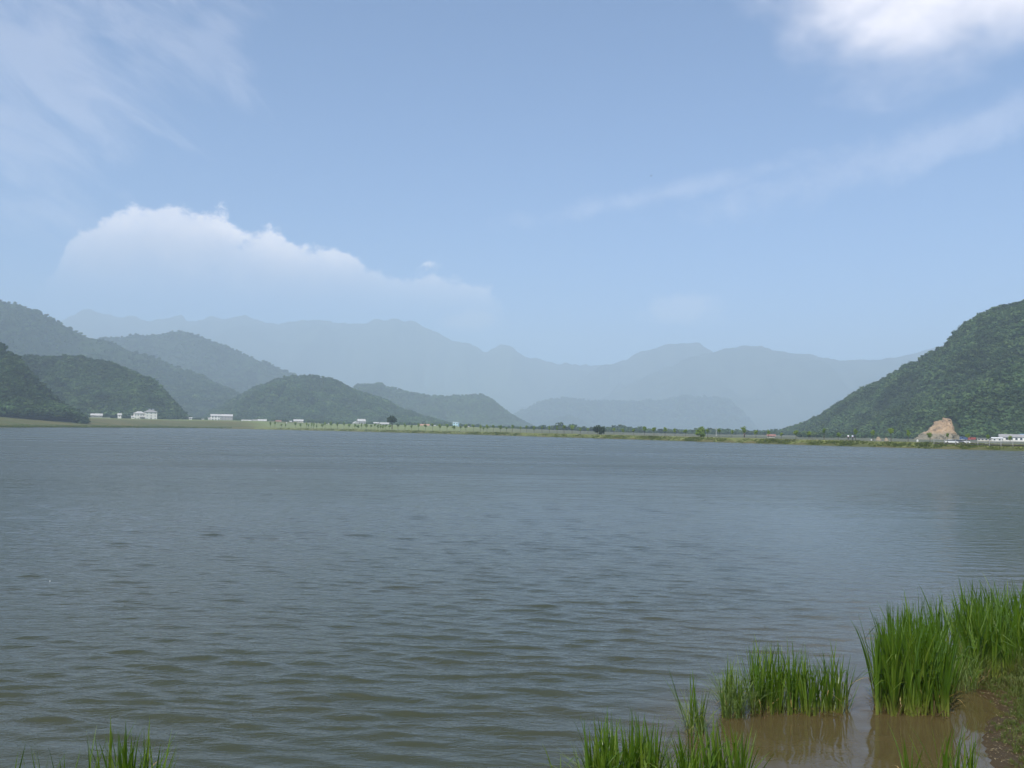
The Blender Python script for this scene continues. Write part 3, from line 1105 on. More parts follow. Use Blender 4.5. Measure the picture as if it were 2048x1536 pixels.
# ------------------------------------------------------------------ the dike
def resample(poly, step):
    out_ = []
    for (a, b) in zip(poly[:-1], poly[1:]):
        L = math.hypot(b[0] - a[0], b[1] - a[1])
        n = max(1, int(L / step))
        for i in range(n):
            t = i / n
            out_.append((a[0] + (b[0] - a[0]) * t, a[1] + (b[1] - a[1]) * t))
    out_.append(poly[-1])
    return np.array(out_)


dk = resample(DIKE, 4.0)
for _ in range(6):
    dk[1:-1] = (dk[:-2] + dk[1:-1] * 2 + dk[2:]) / 4
tg = np.gradient(dk, axis=0)
tg /= np.linalg.norm(tg, axis=1)[:, None]
NRM = np.stack([-tg[:, 1], tg[:, 0]], 1)
CREST = 1.62


def dike_strip(name, prof, mat, wob=0.0):
    P = np.zeros((len(prof), len(dk), 3))
    for i, (d, z) in enumerate(prof):
        P[i, :, :2] = dk + NRM * d
        P[i, :, 2] = z
    if wob:
        P[..., 2] += wob * fbm(P[..., 0] / 5, P[..., 1] / 5, 3) * (P[..., 2] > 0.1)
        sh = wob * 4 * fbm(P[..., 0] / 9 + 4, P[..., 1] / 9, 3)
        P[..., 0] += NRM[None, :, 0] * sh * (P[..., 2] < 0.6)
        P[..., 1] += NRM[None, :, 1] * sh * (P[..., 2] < 0.6)
    return structure(name, grid_mesh(name, P, mat, True))


plain('dike_turf', (0.125, 0.140, 0.034), 0.95, 0.25, 0.35)
plain('gravel_path', (0.16, 0.15, 0.13), 0.95, 0.12, 0.5)
dike_strip('dike', [(-2.5, -0.7), (-0.5, -0.12), (0.2, 0.10), (1.3, 0.62), (2.4, 1.15), (3.3, CREST - 0.06), (4.0, CREST), (7.4, CREST), (8.5, 1.2), (11.5, 0.2)], 'dike_turf', 0.14)
dike_strip('path', [(4.6, CREST - 0.4), (4.62, CREST + 0.05), (6.8, CREST + 0.05), (6.82, CREST - 0.4)], 'gravel_path')


def dike_at(u, d):
    """plan point where the view column u meets the line d metres behind the dike's waterline"""
    L = dk + NRM * d
    v = 857.4 + 0.015 * (u - CX)
    k = ray(u, v).x
    s = L[:, 0] - k * L[:, 1]
    for i in range(len(s) - 1):
        if s[i] * s[i + 1] <= 0:
            t = s[i] / (s[i] - s[i + 1])
            return L[i] * (1 - t) + L[i + 1] * t
    return L[-1]


rg = np.random.default_rng(51)
TUFTS = proto_collection('dike_tuft', [tuft_mesh(np.random.default_rng(60 + i), 16, 0.75, 0.05, 0.4, 'dike_grass', 'dike_tuft', 0.7) for i in range(5)])
n = 9000
ii = (len(dk) - 1.001) * rg.random(n) ** 0.62
i0 = ii.astype(int)
fr = (ii - i0)[:, None]
dd_ = rg.uniform(-0.3, 3.9, n)
pp = dk[i0] * (1 - fr) + dk[i0 + 1] * fr + NRM[i0] * dd_[:, None]
zz = np.interp(dd_, [-0.5, 0.2, 1.3, 2.4, 3.3, 4.4], [-0.12, 0.1, 0.62, 1.15, CREST - 0.06, CREST])
sc_ = rg.uniform(0.5, 1.15, n) * (0.8 + 0.7 * fbm(pp[:, 0] / 7, pp[:, 1] / 7, 2)) * (1 - 0.6 * sst(2.2, 3.6, dd_))
scatter('dike_grass', np.column_stack([pp, zz - 0.04]), np.stack([sc_, sc_, sc_ * 0.9], 1), TUFTS, 'rough yellow-green grass on the waterside slope of the dike', 'grass', 5, 3)
# grass on the meadow's edge
lf = resample([LEFT[0], LEFT[1], LEFT[2], (-235, 720)], 2.0)
n = 3500
i0 = rg.integers(0, len(lf), n)
off = rg.random(n) ** 1.6 * 22
px_ = lf[i0, 0] - off + rg.normal(0, 0.5, n)
py_ = lf[i0, 1] + rg.normal(0, 2, n) + off * 0.25
pz_ = ground(px_, py_)[0]
ok = pz_ > -0.1
sc_ = rg.uniform(0.5, 1.3, n) * np.where(off < 3, 1.5, 0.8)
scatter('meadow_grass', np.column_stack([px_, py_, pz_])[ok], np.stack([sc_, sc_, sc_], 1)[ok], TUFTS, 'rank grass along the water edge of the olive meadow', 'grass', 5, 4)

# low wood on the plain behind the dike
n = 1500
uu = rg.uniform(960, 1600, n)
yy = rg.uniform(820, 1250, n)
q = np.array([at(u, 860, y)[:] for u, y in zip(uu, yy)])
q[:, 2] = ground(q[:, 0], q[:, 1])[0]
sz = rg.uniform(3.2, 7.0, n) * (0.8 + 0.9 * fbm(q[:, 0] / 40, q[:, 1] / 40, 2)) * (0.35 + 0.65 * sst(960, 1120, uu))
q[:, 2] -= 0.2 * sz
scatter('distant_treeline', q, np.stack([sz * 1.35, sz * 1.35, sz], 1), FOREST, 'low hazy line of trees on the plain behind the dike', 'treeline', 6, 5)
# scrub round the village and along the foot of the hills
n = 900
uu = np.concatenate([rg.uniform(370, 960, 700), rg.uniform(1600, 1835, 200)])
yy = np.concatenate([rg.uniform(1020, 1180, 700), rg.uniform(520, 640, 200)])
q = np.array([at(u, 850, y)[:] for u, y in zip(uu, yy)])
q[:, 2] = ground(q[:, 0], q[:, 1])[0]
sz = rg.uniform(2.0, 5.5, n)
q[:, 2] -= 0.2 * sz
scatter('village_scrub', q, np.stack([sz * 1.3, sz * 1.3, sz], 1), FOREST, 'hazy scrub growing between the village houses and the hill foot', 'scrub', 6, 6)

# ------------------------------------------------------------------ young trees in a row on the dike
ORD = 'zeroth first second third fourth fifth sixth seventh eighth ninth tenth eleventh twelfth thirteenth fourteenth fifteenth sixteenth seventeenth eighteenth nineteenth'.split()
TENS = {2: 'twent', 3: 'thirt', 4: 'fort', 5: 'fift', 6: 'sixt', 7: 'sevent', 8: 'eight', 9: 'ninet'}


def ordinal(n):
    if n < 20:
        return ORD[n]
    t, r = divmod(n, 10)
    return TENS[t] + ('ieth' if r == 0 else 'y-' + ORD[r])


YT = []
for i, s_ in enumerate((41, 42, 43, 44, 45, 46)):
    r_ = np.random.default_rng(s_)
    rx, rz, cz = [(0.16, 0.30, 0.70), (0.13, 0.26, 0.74), (0.20, 0.26, 0.72), (0.12, 0.34, 0.66), (0.18, 0.22, 0.76), (0.24, 0.30, 0.68)][i]
    YT.append(mesh_of('crown', *crown_shape(r_, 5, 130, 0.045, rx=rx, cz=cz, rz=rz, core=0.75, up=0.3), 'young_leaf'))
trunk_v = MB().tube([(0, 0, -0.06), (0.004, 0.003, 0.25), (-0.004, 0.004, 0.5), (0.002, -0.004, 0.8)], [0.030, 0.024, 0.018, 0.006], 6)
for a_, z_ in ((0.4, 0.52), (2.5, 0.58), (4.4, 0.64)):
    trunk_v.tube([(0, 0, z_), (0.07 * math.cos(a_), 0.07 * math.sin(a_), z_ + 0.10), (0.10 * math.cos(a_), 0.10 * math.sin(a_), z_ + 0.2)], [0.007, 0.005, 0.002], 5)
YTRUNK = mesh_of('trunk', trunk_v.v, trunk_v.f, 'bark')
trees = [(541, 841, 0), (550, 842, 0), (563, 847, 7), (571, 846, 4), (591, 842, 1), (601, 846, 9), (613, 843, 2), (617, 847, 10), (623, 844, 3), (627, 843, 8), (633, 847, 10),
         (645, 847, 6), (650, 843, 0), (662, 843, 4), (675, 843, 3), (688, 844, 0), (698, 846, 0), (710, 847, 2), (716, 849, 9), (723, 845, 0), (732, 847, 8), (742, 848, 6), (750, 846, 2),
         (756, 848, 10), (761, 847, 5), (766, 849, 9), (771, 848, 4), (779, 849, 8), (796, 847, 0), (810, 847, 0), (823, 849, 3), (837, 846, 0), (851, 848, 2), (865, 846, 0), (880, 847, 0), (894, 847, 0), (908, 850, 4),
         (921, 851, 0), (932, 847, 0), (947, 848, 0), (961, 849, 0), (967, 853, 3), (974, 848, 0), (987, 849, 0), (1001, 849, 0), (1013, 853, 1), (1025, 849, 0), (1041, 852, 0), (1053, 850, 0),
         (1068, 851, 0), (1084, 852, 0), (1099, 850, 0), (1114, 850, 0), (1128, 849, 0), (1144, 848, 0), (1161, 854, 0), (1176, 855, 0), (1228, 855, 0), (1246, 856, 0), (1267, 857, 0),
         (1289, 852, 0), (1308, 854, 0), (1330, 854, 0), (1350, 855, 0), (1371, 858, 0), (1415, 857, 0), (1438, 856, 0), (1464, 858, 0), (1488, 851, 0), (1512, 859, 0), (1537, 860, 0), (1563, 864, 0),
         (1592, 860, 0), (1618, 862, 0), (1648, 855, 0), (1677, 864, 0), (1711, 856, 0), (1746, 859, 0), (1782, 855, 0), (1816, 856, 0), (1860, 863, 0), (1895, 865, 0), (1936, 866, 0), (1976, 868, 0), (2020, 870, 0)]
rt = random.Random(5)
for k, (u, vt, back) in enumerate(sorted(trees, key=lambda a: -a[0])):
    p = dike_at(u, 7.6 + back)
    zb = CREST if back < 1 else max(0.4, CREST - 0.13 * back)
    h = EYE + ray(u, vt).z * p[1] - zb
    h = max(2.2, h)
    wd = min(h, 4.6) * rt.uniform(1.0, 1.35)
    if u > 1400:
        near_t = ''
    root = link('young_tree', None, None, (p[0], p[1], zb), rt.random() * 6.28)
    tag(root, 'young thin-trunked tree in the dike row, %s from the factory end' % ordinal(k + 1), 'tree', 'young trees planted along the dike')
    link('trunk', YTRUNK, root, (0, 0, 0), 0, (h * 0.8, h * 0.8, h))
    link('crown', YT[rt.randrange(6)], root, (0, 0, 0), rt.random() * 6.28, (wd, wd, h))


def full_tree(u, v_base, v_top, Y, width, label, seed, lobes, leaves, leafsz, mat, trunk_frac, rz, cz, group=None, name='tree'):
    c = at(u, v_base, Y)
    zg = c.z
    h = (EYE + ray(u, v_top).z * Y) - zg
    r_ = np.random.default_rng(seed)
    rx = width * Y / FPX / 2 / h
    root = link(name, None, None, (c.x, c.y, zg))
    tag(root, label, name.split('_')[-1], group)
    V, F = crown_shape(r_, lobes, leaves, leafsz, rx=rx, cz=cz, rz=rz, core=0.72, up=0.4)
    cr = link('crown', mesh_of('crown', V, F, mat), root, (0, 0, 0), 0, (h, h, h))
    tb = MB().tube([(0, 0, -0.1 * h), (0.01 * h, 0, 0.2 * h), (-0.01 * h, 0.01 * h, 0.45 * h), (0, 0, 0.8 * h)], [0.04 * h, 0.03 * h, 0.022 * h, 0.006 * h], 7)
    for a_ in (0.3, 1.7, 3.0, 4.4, 5.4):
        z_ = r_.uniform(0.25, 0.5) * h
        q_ = rx * h * 0.7
        tb.tube([(0, 0, z_), (q_ * 0.5 * math.cos(a_), q_ * 0.5 * math.sin(a_), z_ + 0.14 * h), (q_ * math.cos(a_), q_ * math.sin(a_), z_ + 0.3 * h)], [0.015 * h, 0.01 * h, 0.003 * h], 5)
    tb.build('trunk', 'bark', root)
    return root


full_tree(784, 856, 829, 560, 17, 'tall dark round-headed tree standing alone near the village roofs', 71, 9, 420, 0.055, 'dark_leaf', 0.3, 0.30, 0.66)
p = dike_at(1199, 8.6)
full_tree(1199, 868.5, 848, float(p[1]), 21, 'dark round bush standing among the young dike trees', 72, 9, 520, 0.06, 'dark_leaf', 0.1, 0.52, 0.46, name='bush')
p = dike_at(1401, 7.0)
full_tree(1401, 877.5, 851, float(p[1]), 19, 'tall green bush on the dike, lighter than the round bush', 73, 10, 560, 0.05, 'young_leaf', 0.1, 0.44, 0.52, name='bush')


# ------------------------------------------------------------------ buildings
def block(root, x0, x1, y0, y1, h, ridge, roof, wallm, roofm, storeys=1, cols=3, door=None, win=(1.1, 1.2), over=0.35, axis='x', skip=()):
    """walls, roof, windows (> pane) and door of one block; the front faces -y"""
    MB().box(x0, x1, y0, y1, -3.0, h).build('wall', wallm, root)
    rb = MB()
    a, b, c, d = x0 - over, x1 + over, y0 - over, y1 + over
    th = 0.22
    if roof == 'flat':
        rb.box(a, b, c, d, h + 0.003, h + th)
    elif roof == 'shed':
        rb.poly([(a, c, h), (b, c, h), (b, d, ridge), (a, d, ridge), (a, c, h + th), (b, c, h + th), (b, d, ridge + th), (a, d, ridge + th)],
                [(0, 3, 2, 1), (4, 5, 6, 7), (0, 1, 5, 4), (1, 2, 6, 5), (2, 3, 7, 6), (3, 0, 4, 7)])
        MB().poly([(x0 + 0.01, y0 + 0.01, h), (x1 - 0.01, y0 + 0.01, h), (x1 - 0.01, y1, ridge), (x0 + 0.01, y1, ridge), (x0 + 0.01, y1, h), (x1 - 0.01, y1, h)],
                  [(0, 1, 2, 3), (0, 3, 4), (1, 5, 2), (4, 3, 2, 5)]).build('gable', wallm, root)
    elif roof == 'gable' and axis == 'x':
        m_ = (c + d) / 2
        rb.poly([(a, c, h), (b, c, h), (b, d, h), (a, d, h), (a, m_, ridge), (b, m_, ridge), (a, c, h - th), (b, c, h - th), (b, d, h - th), (a, d, h - th)],
                [(0, 1, 5, 4), (2, 3, 4, 5), (0, 4, 3), (1, 2, 5), (6, 9, 8, 7), (0, 6, 7, 1), (1, 7, 8, 2), (2, 8, 9, 3), (3, 9, 6, 0)])
    elif roof == 'gable':
        m_ = (a + b) / 2
        rb.poly([(a, c, h), (a, d, h), (b, d, h), (b, c, h), (m_, c, ridge), (m_, d, ridge), (a, c, h - th), (a, d, h - th), (b, d, h - th), (b, c, h - th)],
                [(0, 4, 5, 1), (2, 5, 4, 3), (0, 3, 4), (1, 5, 2), (6, 7, 8, 9), (0, 1, 7, 6), (1, 2, 8, 7), (2, 3, 9, 8), (3, 0, 6, 9)])
    else:  # hip
        q = min(b - a, d - c) * 0.45
        m_ = (c + d) / 2
        rb.poly([(a, c, h), (b, c, h), (b, d, h), (a, d, h), (a + q, m_, ridge), (b - q, m_, ridge), (a, c, h - th), (b, c, h - th), (b, d, h - th), (a, d, h - th)],
                [(0, 1, 5, 4), (2, 3, 4, 5), (0, 4, 3), (1, 2, 5), (6, 9, 8, 7), (0, 6, 7, 1), (1, 7, 8, 2), (2, 8, 9, 3), (3, 9, 6, 0)])
    rb.build('roof', roofm, root)
    fh = h / storeys
    step = (x1 - x0) / max(1, cols)
    for s_ in range(storeys):
        for c_ in range(cols):
            if (s_, c_) in skip:
                continue
            cx = x0 + step * (c_ + 0.5)
            if door is not None and s_ == 0 and c_ == door:
                MB().box(cx - 0.55, cx + 0.55, y0 - 0.06, y0 + 0.05, 0.0, 2.1).build('door', 'dark_wood', root)
                continue
            z0 = s_ * fh + 0.32 * fh
            wf = MB()
            ww, wh = win[0] / 2, min(win[1], 0.5 * fh)
            wf.box(cx - ww - 0.06, cx + ww + 0.06, y0 - 0.05, y0 + 0.05, z0 - 0.06, z0 + wh + 0.06)
            wo = wf.build('window', 'white_paint', root)
            MB().box(cx - ww, cx + ww, y0 - 0.08, y0 - 0.02, z0, z0 + wh).build('pane', 'window_glass', wo)


def site(name, u, vb, Y, label, cat='house', rot=0.0, group=None):
    c = at(u, vb, Y)
    o = link(name, None, None, c, -math.atan2(c.x, c.y) + rot)
    tag(o, label, cat, group)
    return o


def simple_house(name, u0, u1, vb, ve, vr, Y, label, roof='gable', wallm='white_wall', roofm='grey_roof', storeys=1, cols=2, depth=6.0, axis='x', door=None, rot=0.0, cat='house', group=None):
    k = Y / FPX
    o = site(name, (u0 + u1) / 2, vb, Y, label, cat, rot, group)
    w2 = (u1 - u0) * k / 2
    block(o, -w2 + 0.3, w2 - 0.3, 0, depth, (vb - ve) * k, (vb - vr) * k, roof, wallm, roofm, storeys, cols, door, axis=axis, win=(0.7, 0.75))
    return o


# the big white house
k = 816 / FPX
h = site('white_house', 290, 839.5, 816, 'big white three-storey house with grey hipped roof and lower wing', 'house', 0.12)
block(h, 0.0, 10.6, 0, 8.5, 7.6, 9.6, 'hip', 'white_wall', 'grey_roof', 3, 3, door=1, win=(0.75, 0.85), over=0.55)
block(h, -9.4, -0.02, 0.8, 7.5, 6.0, 7.9, 'hip', 'white_wall', 'pale_roof', 2, 4, win=(0.7, 0.8), over=0.45, skip=((0, 2), (0, 3)))
block(h, -11.6, -9.45, 1.2, 6.0, 2.4, 3.4, 'shed', 'white_wall', 'pale_roof', 1, 0)
MB().box(-4.6, -0.3, -2.2, 0.75, 2.1, 2.35).box(-4.5, -4.3, -2.1, -1.9, 0, 2.1).box(-0.6, -0.4, -2.1, -1.9, 0, 2.1).build('porch', 'dark_wood', h)
for x_ in (3.2, 6.2):
    MB().tube([(x_, 3.2, 10.1), (x_ + 1.9, 3.2, 10.1)], 0.35, 8).box(x_ + 0.2, x_ + 0.4, 3.0, 3.4, 8.7, 9.9).box(x_ + 1.5, x_ + 1.7, 3.0, 3.4, 8.7, 9.9).build('water_tank', 'steel', h)
simple_house('farm_shed', 181, 190.5, 835, 830.5, 827, 800, 'smaller of two grey-roofed sheds under the dark hill', roofm='pale_roof', wallm='grey_wall', depth=5, cat='shed')
simple_house('farm_shed', 191, 204.5, 835, 831, 827, 800, 'wider of two grey-roofed sheds under the dark hill', roofm='pale_roof', wallm='grey_wall', depth=5, cat='shed')
simple_house('hut', 235, 243, 834, 830, 826.5, 830, 'lone little hut between the sheds and the big white house', 'gable', 'white_wall', 'pale_roof', 1, 1, 4, cat='hut')
o = site('stone_wall', 198, 838.6, 770, 'low pale stone wall in front of the two farm sheds', 'wall')
MB().box(-6, 9, 0, 0.5, -2, 1.6).build('wall_body', 'stone_wall', o)
MB().box(-6.1, 9.1, -0.05, 0.55, 1.603, 1.75).build('coping', 'concrete', o)
simple_house('hut', 378, 384.5, 839, 836.5, 835, 900, 'tiny white hut beside the utility pole', 'shed', 'white_wall', 'pale_roof', 1, 1, 3, cat='hut')
simple_house('hut', 403, 408.5, 839.5, 837.5, 836, 900, 'tiny white hut just before the second white house', 'flat', 'white_wall', 'pale_roof', 1, 1, 3, cat='hut')
o = site('utility_pole', 376, 840, 880, 'thin pale utility pole beside the tiny hut', 'pole')
MB().tube([(0, 0, -1), (0, 0, 7.0)], [0.14, 0.10], 6).build('pole', 'concrete', o)
MB().box(-0.9, 0.9, -0.06, 0.06, 6.3, 6.45).build('crossarm', 'grey_wood', o)
# second white house and its grey neighbour
h = site('white_house', 431, 842, 900, 'two-storey white house with grey roof and a side lean-to', 'house', 0.1)
block(h, -4.4, 4.8, 0, 7, 5.4, 7.2, 'gable', 'white_wall', 'pale_roof', 2, 3, door=1, over=0.4)
block(h, -6.9, -4.45, 0.4, 5, 2.2, 3.2, 'shed', 'white_wall', 'pale_roof', 1, 0)
simple_house('farmhouse', 442, 465, 841, 832.5, 828.5, 925, 'long grey farmhouse touching the second white house', 'gable', 'grey_wall', 'pale_roof', 2, 4, 7)
VG = 'village houses behind the saplings'
simple_house('house', 466, 481, 845, 843, 842, 960, 'low white outbuilding next to the long grey farmhouse', 'flat', 'white_wall', 'pale_roof', 1, 3, 4)
simple_house('house', 483, 503, 846, 842.5, 839.5, 970, 'first white house of the village row, long and low', 'gable', 'white_wall', 'pale_roof', 1, 4, 6)
simple_house('house', 505, 514.5, 845, 842, 839, 990, 'narrow grey house squeezed into the village row', 'gable', 'grey_wall', 'grey_roof', 1, 2, 6)
simple_house('house', 515.5, 533, 846, 842.5, 838.5, 980, 'white village house with the broad grey roof', 'gable', 'white_wall', 'pale_roof', 1, 3, 6)
simple_house('house', 536, 549.5, 845, 842.5, 840, 1000, 'cream village house with flat roof beside the red one', 'flat', 'cream_wall', 'pale_roof', 1, 3, 6)
simple_house('house', 551, 562.5, 846.5, 843.5, 840.5, 1000, 'village house with dull red roof', 'gable', 'cream_wall', 'red_roof', 1, 2, 6)
simple_house('hut', 579, 584, 845.5, 843.5, 842, 1000, 'tiny white hut between red roof and cream house', 'shed', 'white_wall', 'pale_roof', 1, 1, 3, cat='hut')
simple_house('house', 587, 606.5, 847.5, 842, 838.8, 1000, 'cream two-storey house standing behind the first saplings', 'gable', 'cream_wall', 'pale_roof', 2, 4, 7)
h = site('house', 722, 849.5, 960, 'grey gabled house with a low lean-to on one end', 'house', 0.25)
block(h, -3.0, 5.2, 0, 7, 3.9, 6.4, 'gable', 'grey_wall', 'pale_roof', 1, 3, over=0.4)
block(h, -8.2, -3.05, 0.3, 6, 1.6, 3.6, 'gable', 'white_wall', 'pale_roof', 1, 0, axis='y')
simple_house('house', 747, 757.5, 849.5, 846.3, 844.3, 950, 'small pale-roofed house next to the tall dark tree', 'gable', 'grey_wall', 'pale_roof', 1, 2, 5)
simple_house('house', 759, 778, 851, 847.5, 845, 940, 'long pale-roofed house half behind the tall dark tree', 'gable', 'grey_wall', 'pale_roof', 1, 4, 5)
h = site('house', 850, 854.5, 900, 'white house with salmon-orange roof past the tall dark tree', 'house')
block(h, -6.2, 4.5, 0, 7, 2.0, 3.3, 'gable', 'white_wall', 'orange_roof', 1, 4, over=0.3)
block(h, -8.6, -6.25, 0.5, 4, 1.3, 1.8, 'shed', 'white_wall', 'pale_roof', 1, 0)
simple_house('hut', 865.5, 871.5, 854, 851.5, 850.5, 900, 'little white hut beside the orange-roofed house', 'shed', 'white_wall', 'pale_roof', 1, 1, 3, cat='hut')
h = site('blue_building', 911, 854.8, 880, 'pale blue and white building with flat roof among saplings', 'building', -0.2)
block(h, -2.9, 2.9, 0, 5, 5.2, 6, 'flat', 'blue_panel', 'white_paint', 2, 2, over=0.15)
simple_house('hut', 926, 932, 857, 854.5, 853.5, 860, 'white hut nearest the blue building', 'shed', 'white_wall', 'pale_roof', 1, 1, 3, cat='hut')
simple_house('hut', 933, 938.5, 857, 854, 852.5, 860, 'white gabled hut beside another hut, farther from blue building', 'gable', 'white_wall', 'pale_roof', 1, 1, 3, cat='hut')
simple_house('hut', 1534, 1551, 874, 871.5, 868.5, 420, 'low hut with dull red roof at the tip of the wooded hill', 'gable', 'cream_wall', 'red_roof', 1, 3, 4, cat='hut')

# right: factory sheds below the hill
h = site('factory', 2026, 882.5, 415, 'long white factory with grey roof and dark window openings', 'factory', 0.06)
block(h, -5.6, 10.5, 0, 9, 2.1, 3.4, 'gable', 'white_wall', 'grey_roof', 1, 8, win=(0.95, 0.9), over=0.3)
simple_house('factory_wing', 1984, 2004.5, 882.5, 877, 875.4, 412, 'plain white low building joined to the long factory', 'shed', 'white_wall', 'white_paint', 1, 2, 7, cat='building')
h = site('blue_roofed_shed', 2056, 881.5, 428, 'shed with bright blue roof at the factory end', 'shed')
block(h, -3.2, 6, 0, 7, 1.9, 3.3, 'gable', 'white_wall', 'blue_roof', 1, 3)
simple_house('workshop', 1955, 1983, 882, 877, 875.3, 405, 'grey flat-roofed workshop with square windows beside the factory', 'flat', 'cream_wall', 'grey_roof', 1, 4, 6, cat='building')
simple_house('brown_shed', 1943, 1956, 890.3, 885.6, 884.6, 262, 'small brown timber shed just behind the dike', 'flat', 'brown_shed', 'grey_wood', 1, 0, 2.5, cat='shed')


# ------------------------------------------------------------------ vehicles
def wheels(root, xs, y0, y1, r):
    for x in xs:
        for y in (y0, y1):
            wv = MB().tube([(x, y - 0.11, r), (x, y + 0.11, r)], r, 12).build('wheel', 'rubber', root)
            MB().tube([(x, y - 0.13, r), (x, y + 0.13, r)], r * 0.55, 8).build('rim', 'steel', wv)


def on_ground(name, u, vb, Y, label, cat, rot, group=None):
    return site(name, u, vb, Y, label, cat, rot, group)


def truck(u, vb, Y, label, cabm, boxm, rot):
    t = on_ground('truck', u, vb, Y, label, 'truck', rot, 'vehicles parked by the quarry')
    t.scale = (0.72, 0.72, 0.78)
    MB().poly([(-3.0, -1.0, 0.5), (-1.4, -1.0, 0.5), (-1.4, 1.0, 0.5), (-3.0, 1.0, 0.5), (-3.0, -1.0, 1.4), (-2.7, -0.95, 2.3), (-1.4, -0.95, 2.3), (-1.4, -1.0, 1.4), (-3.0, 1.0, 1.4), (-2.7, 0.95, 2.3), (-1.4, 0.95, 2.3), (-1.4, 1.0, 1.4)],
              [(0, 3, 2, 1), (0, 1, 7, 4), (4, 7, 6, 5), (3, 8, 11, 2), (8, 9, 10, 11), (0, 4, 8, 3), (4, 5, 9, 8), (5, 6, 10, 9), (1, 2, 11, 7), (7, 11, 10, 6)]).build('cab', cabm, t)
    MB().box(-2.6, -1.6, -1.01, -0.98, 1.45, 2.1).build('window', 'window_glass', t)
    MB().box(-1.3, 3.0, -1.05, 1.05, 0.75, 2.0).build('cargo_box', boxm, t)
    MB().box(-3.0, 3.0, -0.5, 0.5, 0.45, 0.72).build('chassis', 'black_paint', t)
    wheels(t, (-2.3, 1.9), -0.9, 0.9, 0.45)


def car(u, vb, Y, label, paint, rot):
    t = on_ground('car', u, vb, Y, label, 'car', rot, 'vehicles parked by the quarry')
    L, wd = 2.1, 0.85
    body = [(-L, 0.35), (-L, 0.75), (-L + 0.15, 0.88), (-1.0, 0.92), (L - 0.9, 0.92), (L - 0.1, 0.8), (L, 0.6), (L, 0.35)]
    n_ = len(body)
    MB().poly([(x, -wd, z) for x, z in body] + [(x, wd, z) for x, z in body],
              [tuple(range(n_)), tuple(range(2 * n_ - 1, n_ - 1, -1))] + [(i, i + n_, (i + 1) % n_ + n_, (i + 1) % n_) for i in range(n_)]).build('body', paint, t)
    cab = [(-1.5, 0.915), (-1.15, 1.42), (0.35, 1.45), (1.05, 0.915)]
    gl = MB().poly([(x, -wd + 0.06, z) for x, z in cab] + [(x, wd - 0.06, z) for x, z in cab],
                   [(0, 1, 2, 3), (7, 6, 5, 4), (0, 4, 5, 1), (2, 6, 7, 3)]).build('cabin_glass', 'window_glass', t)
    MB().box(-1.12, 0.33, -wd + 0.08, wd - 0.08, 1.43, 1.49).build('roof', paint, t)
    wheels(t, (-1.3, 1.3), -wd + 0.05, wd - 0.05, 0.32)


truck(1930, 881.0, 395, 'blue lorry parked at the foot of the quarry', 'blue_paint', 'blue_paint', 0.5)
truck(1942.5, 881.5, 395, 'red lorry between the blue one and the workshop', 'red_paint', 'red_paint', 0.9)
car(1903, 887.2, 300, 'white car on the track under the quarry face', 'white_paint', 0.05)
car(1915, 887.2, 300, 'black car between two white cars under the quarry', 'black_paint', 0.0)
car(1927, 887.4, 300, 'white car parked nearest the brown shed', 'white_paint', 0.1)


# small roadside things
def post_sign(name, u, vb, vt, Y, label, mat, wpx, cat):
    k_ = Y / FPX
    o_ = site(name, u, vb, Y, label, cat)
    hh = (vb - vt) * k_
    MB().tube([(0, 0, -0.6), (0, 0, hh * 0.7)], 0.05, 6).build('post', 'rail_grey', o_)
    w_ = wpx * k_ / 2
    MB().box(-w_, w_, -0.04, 0.04, hh * 0.55, hh).build('board', mat, o_)
    return o_


q = dike_at(1636, 3.4)
post_sign('notice_board', 1636, 887, 879.6, float(q[1]), 'pale yellow notice board standing in the dike grass', 'yellow_paint', 5, 'sign')
q = dike_at(1645, 3.6)
post_sign('notice_board', 1645, 886, 881.5, float(q[1]), 'low grey board beside the yellow notice board', 'concrete', 5, 'sign')
q = dike_at(1835, 8.0)
post_sign('road_sign', 1835, 888, 879.5, float(q[1]), 'white sign on a post in front of the quarry slope', 'white_paint', 2.6, 'sign')
q = dike_at(1743, 9.0)
post_sign('road_sign', 1743, 884.5, 878.5, float(q[1]), 'small white sign below the two earth heaps', 'white_paint', 2.4, 'sign')
post_sign('marker_board', 573, 849, 844.5, 720, 'small white marker board near the red village roof', 'white_paint', 1.6, 'sign')
post_sign('marker_board', 657, 850.5, 846, 690, 'small white marker board between cream house and grey gable', 'white_paint', 1.6, 'sign')
o = site('lamp_post', 1432.5, 868, 420, 'pale lamp post rising over the low wood behind the dike', 'lamp post')
MB().tube([(0, 0, -1), (0, 0, 2.5)], [0.08, 0.05], 6).build('post', 'white_paint', o)
MB().box(-0.5, 0.1, -0.1, 0.1, 2.45, 2.65).build('lamp_head', 'white_paint', o)


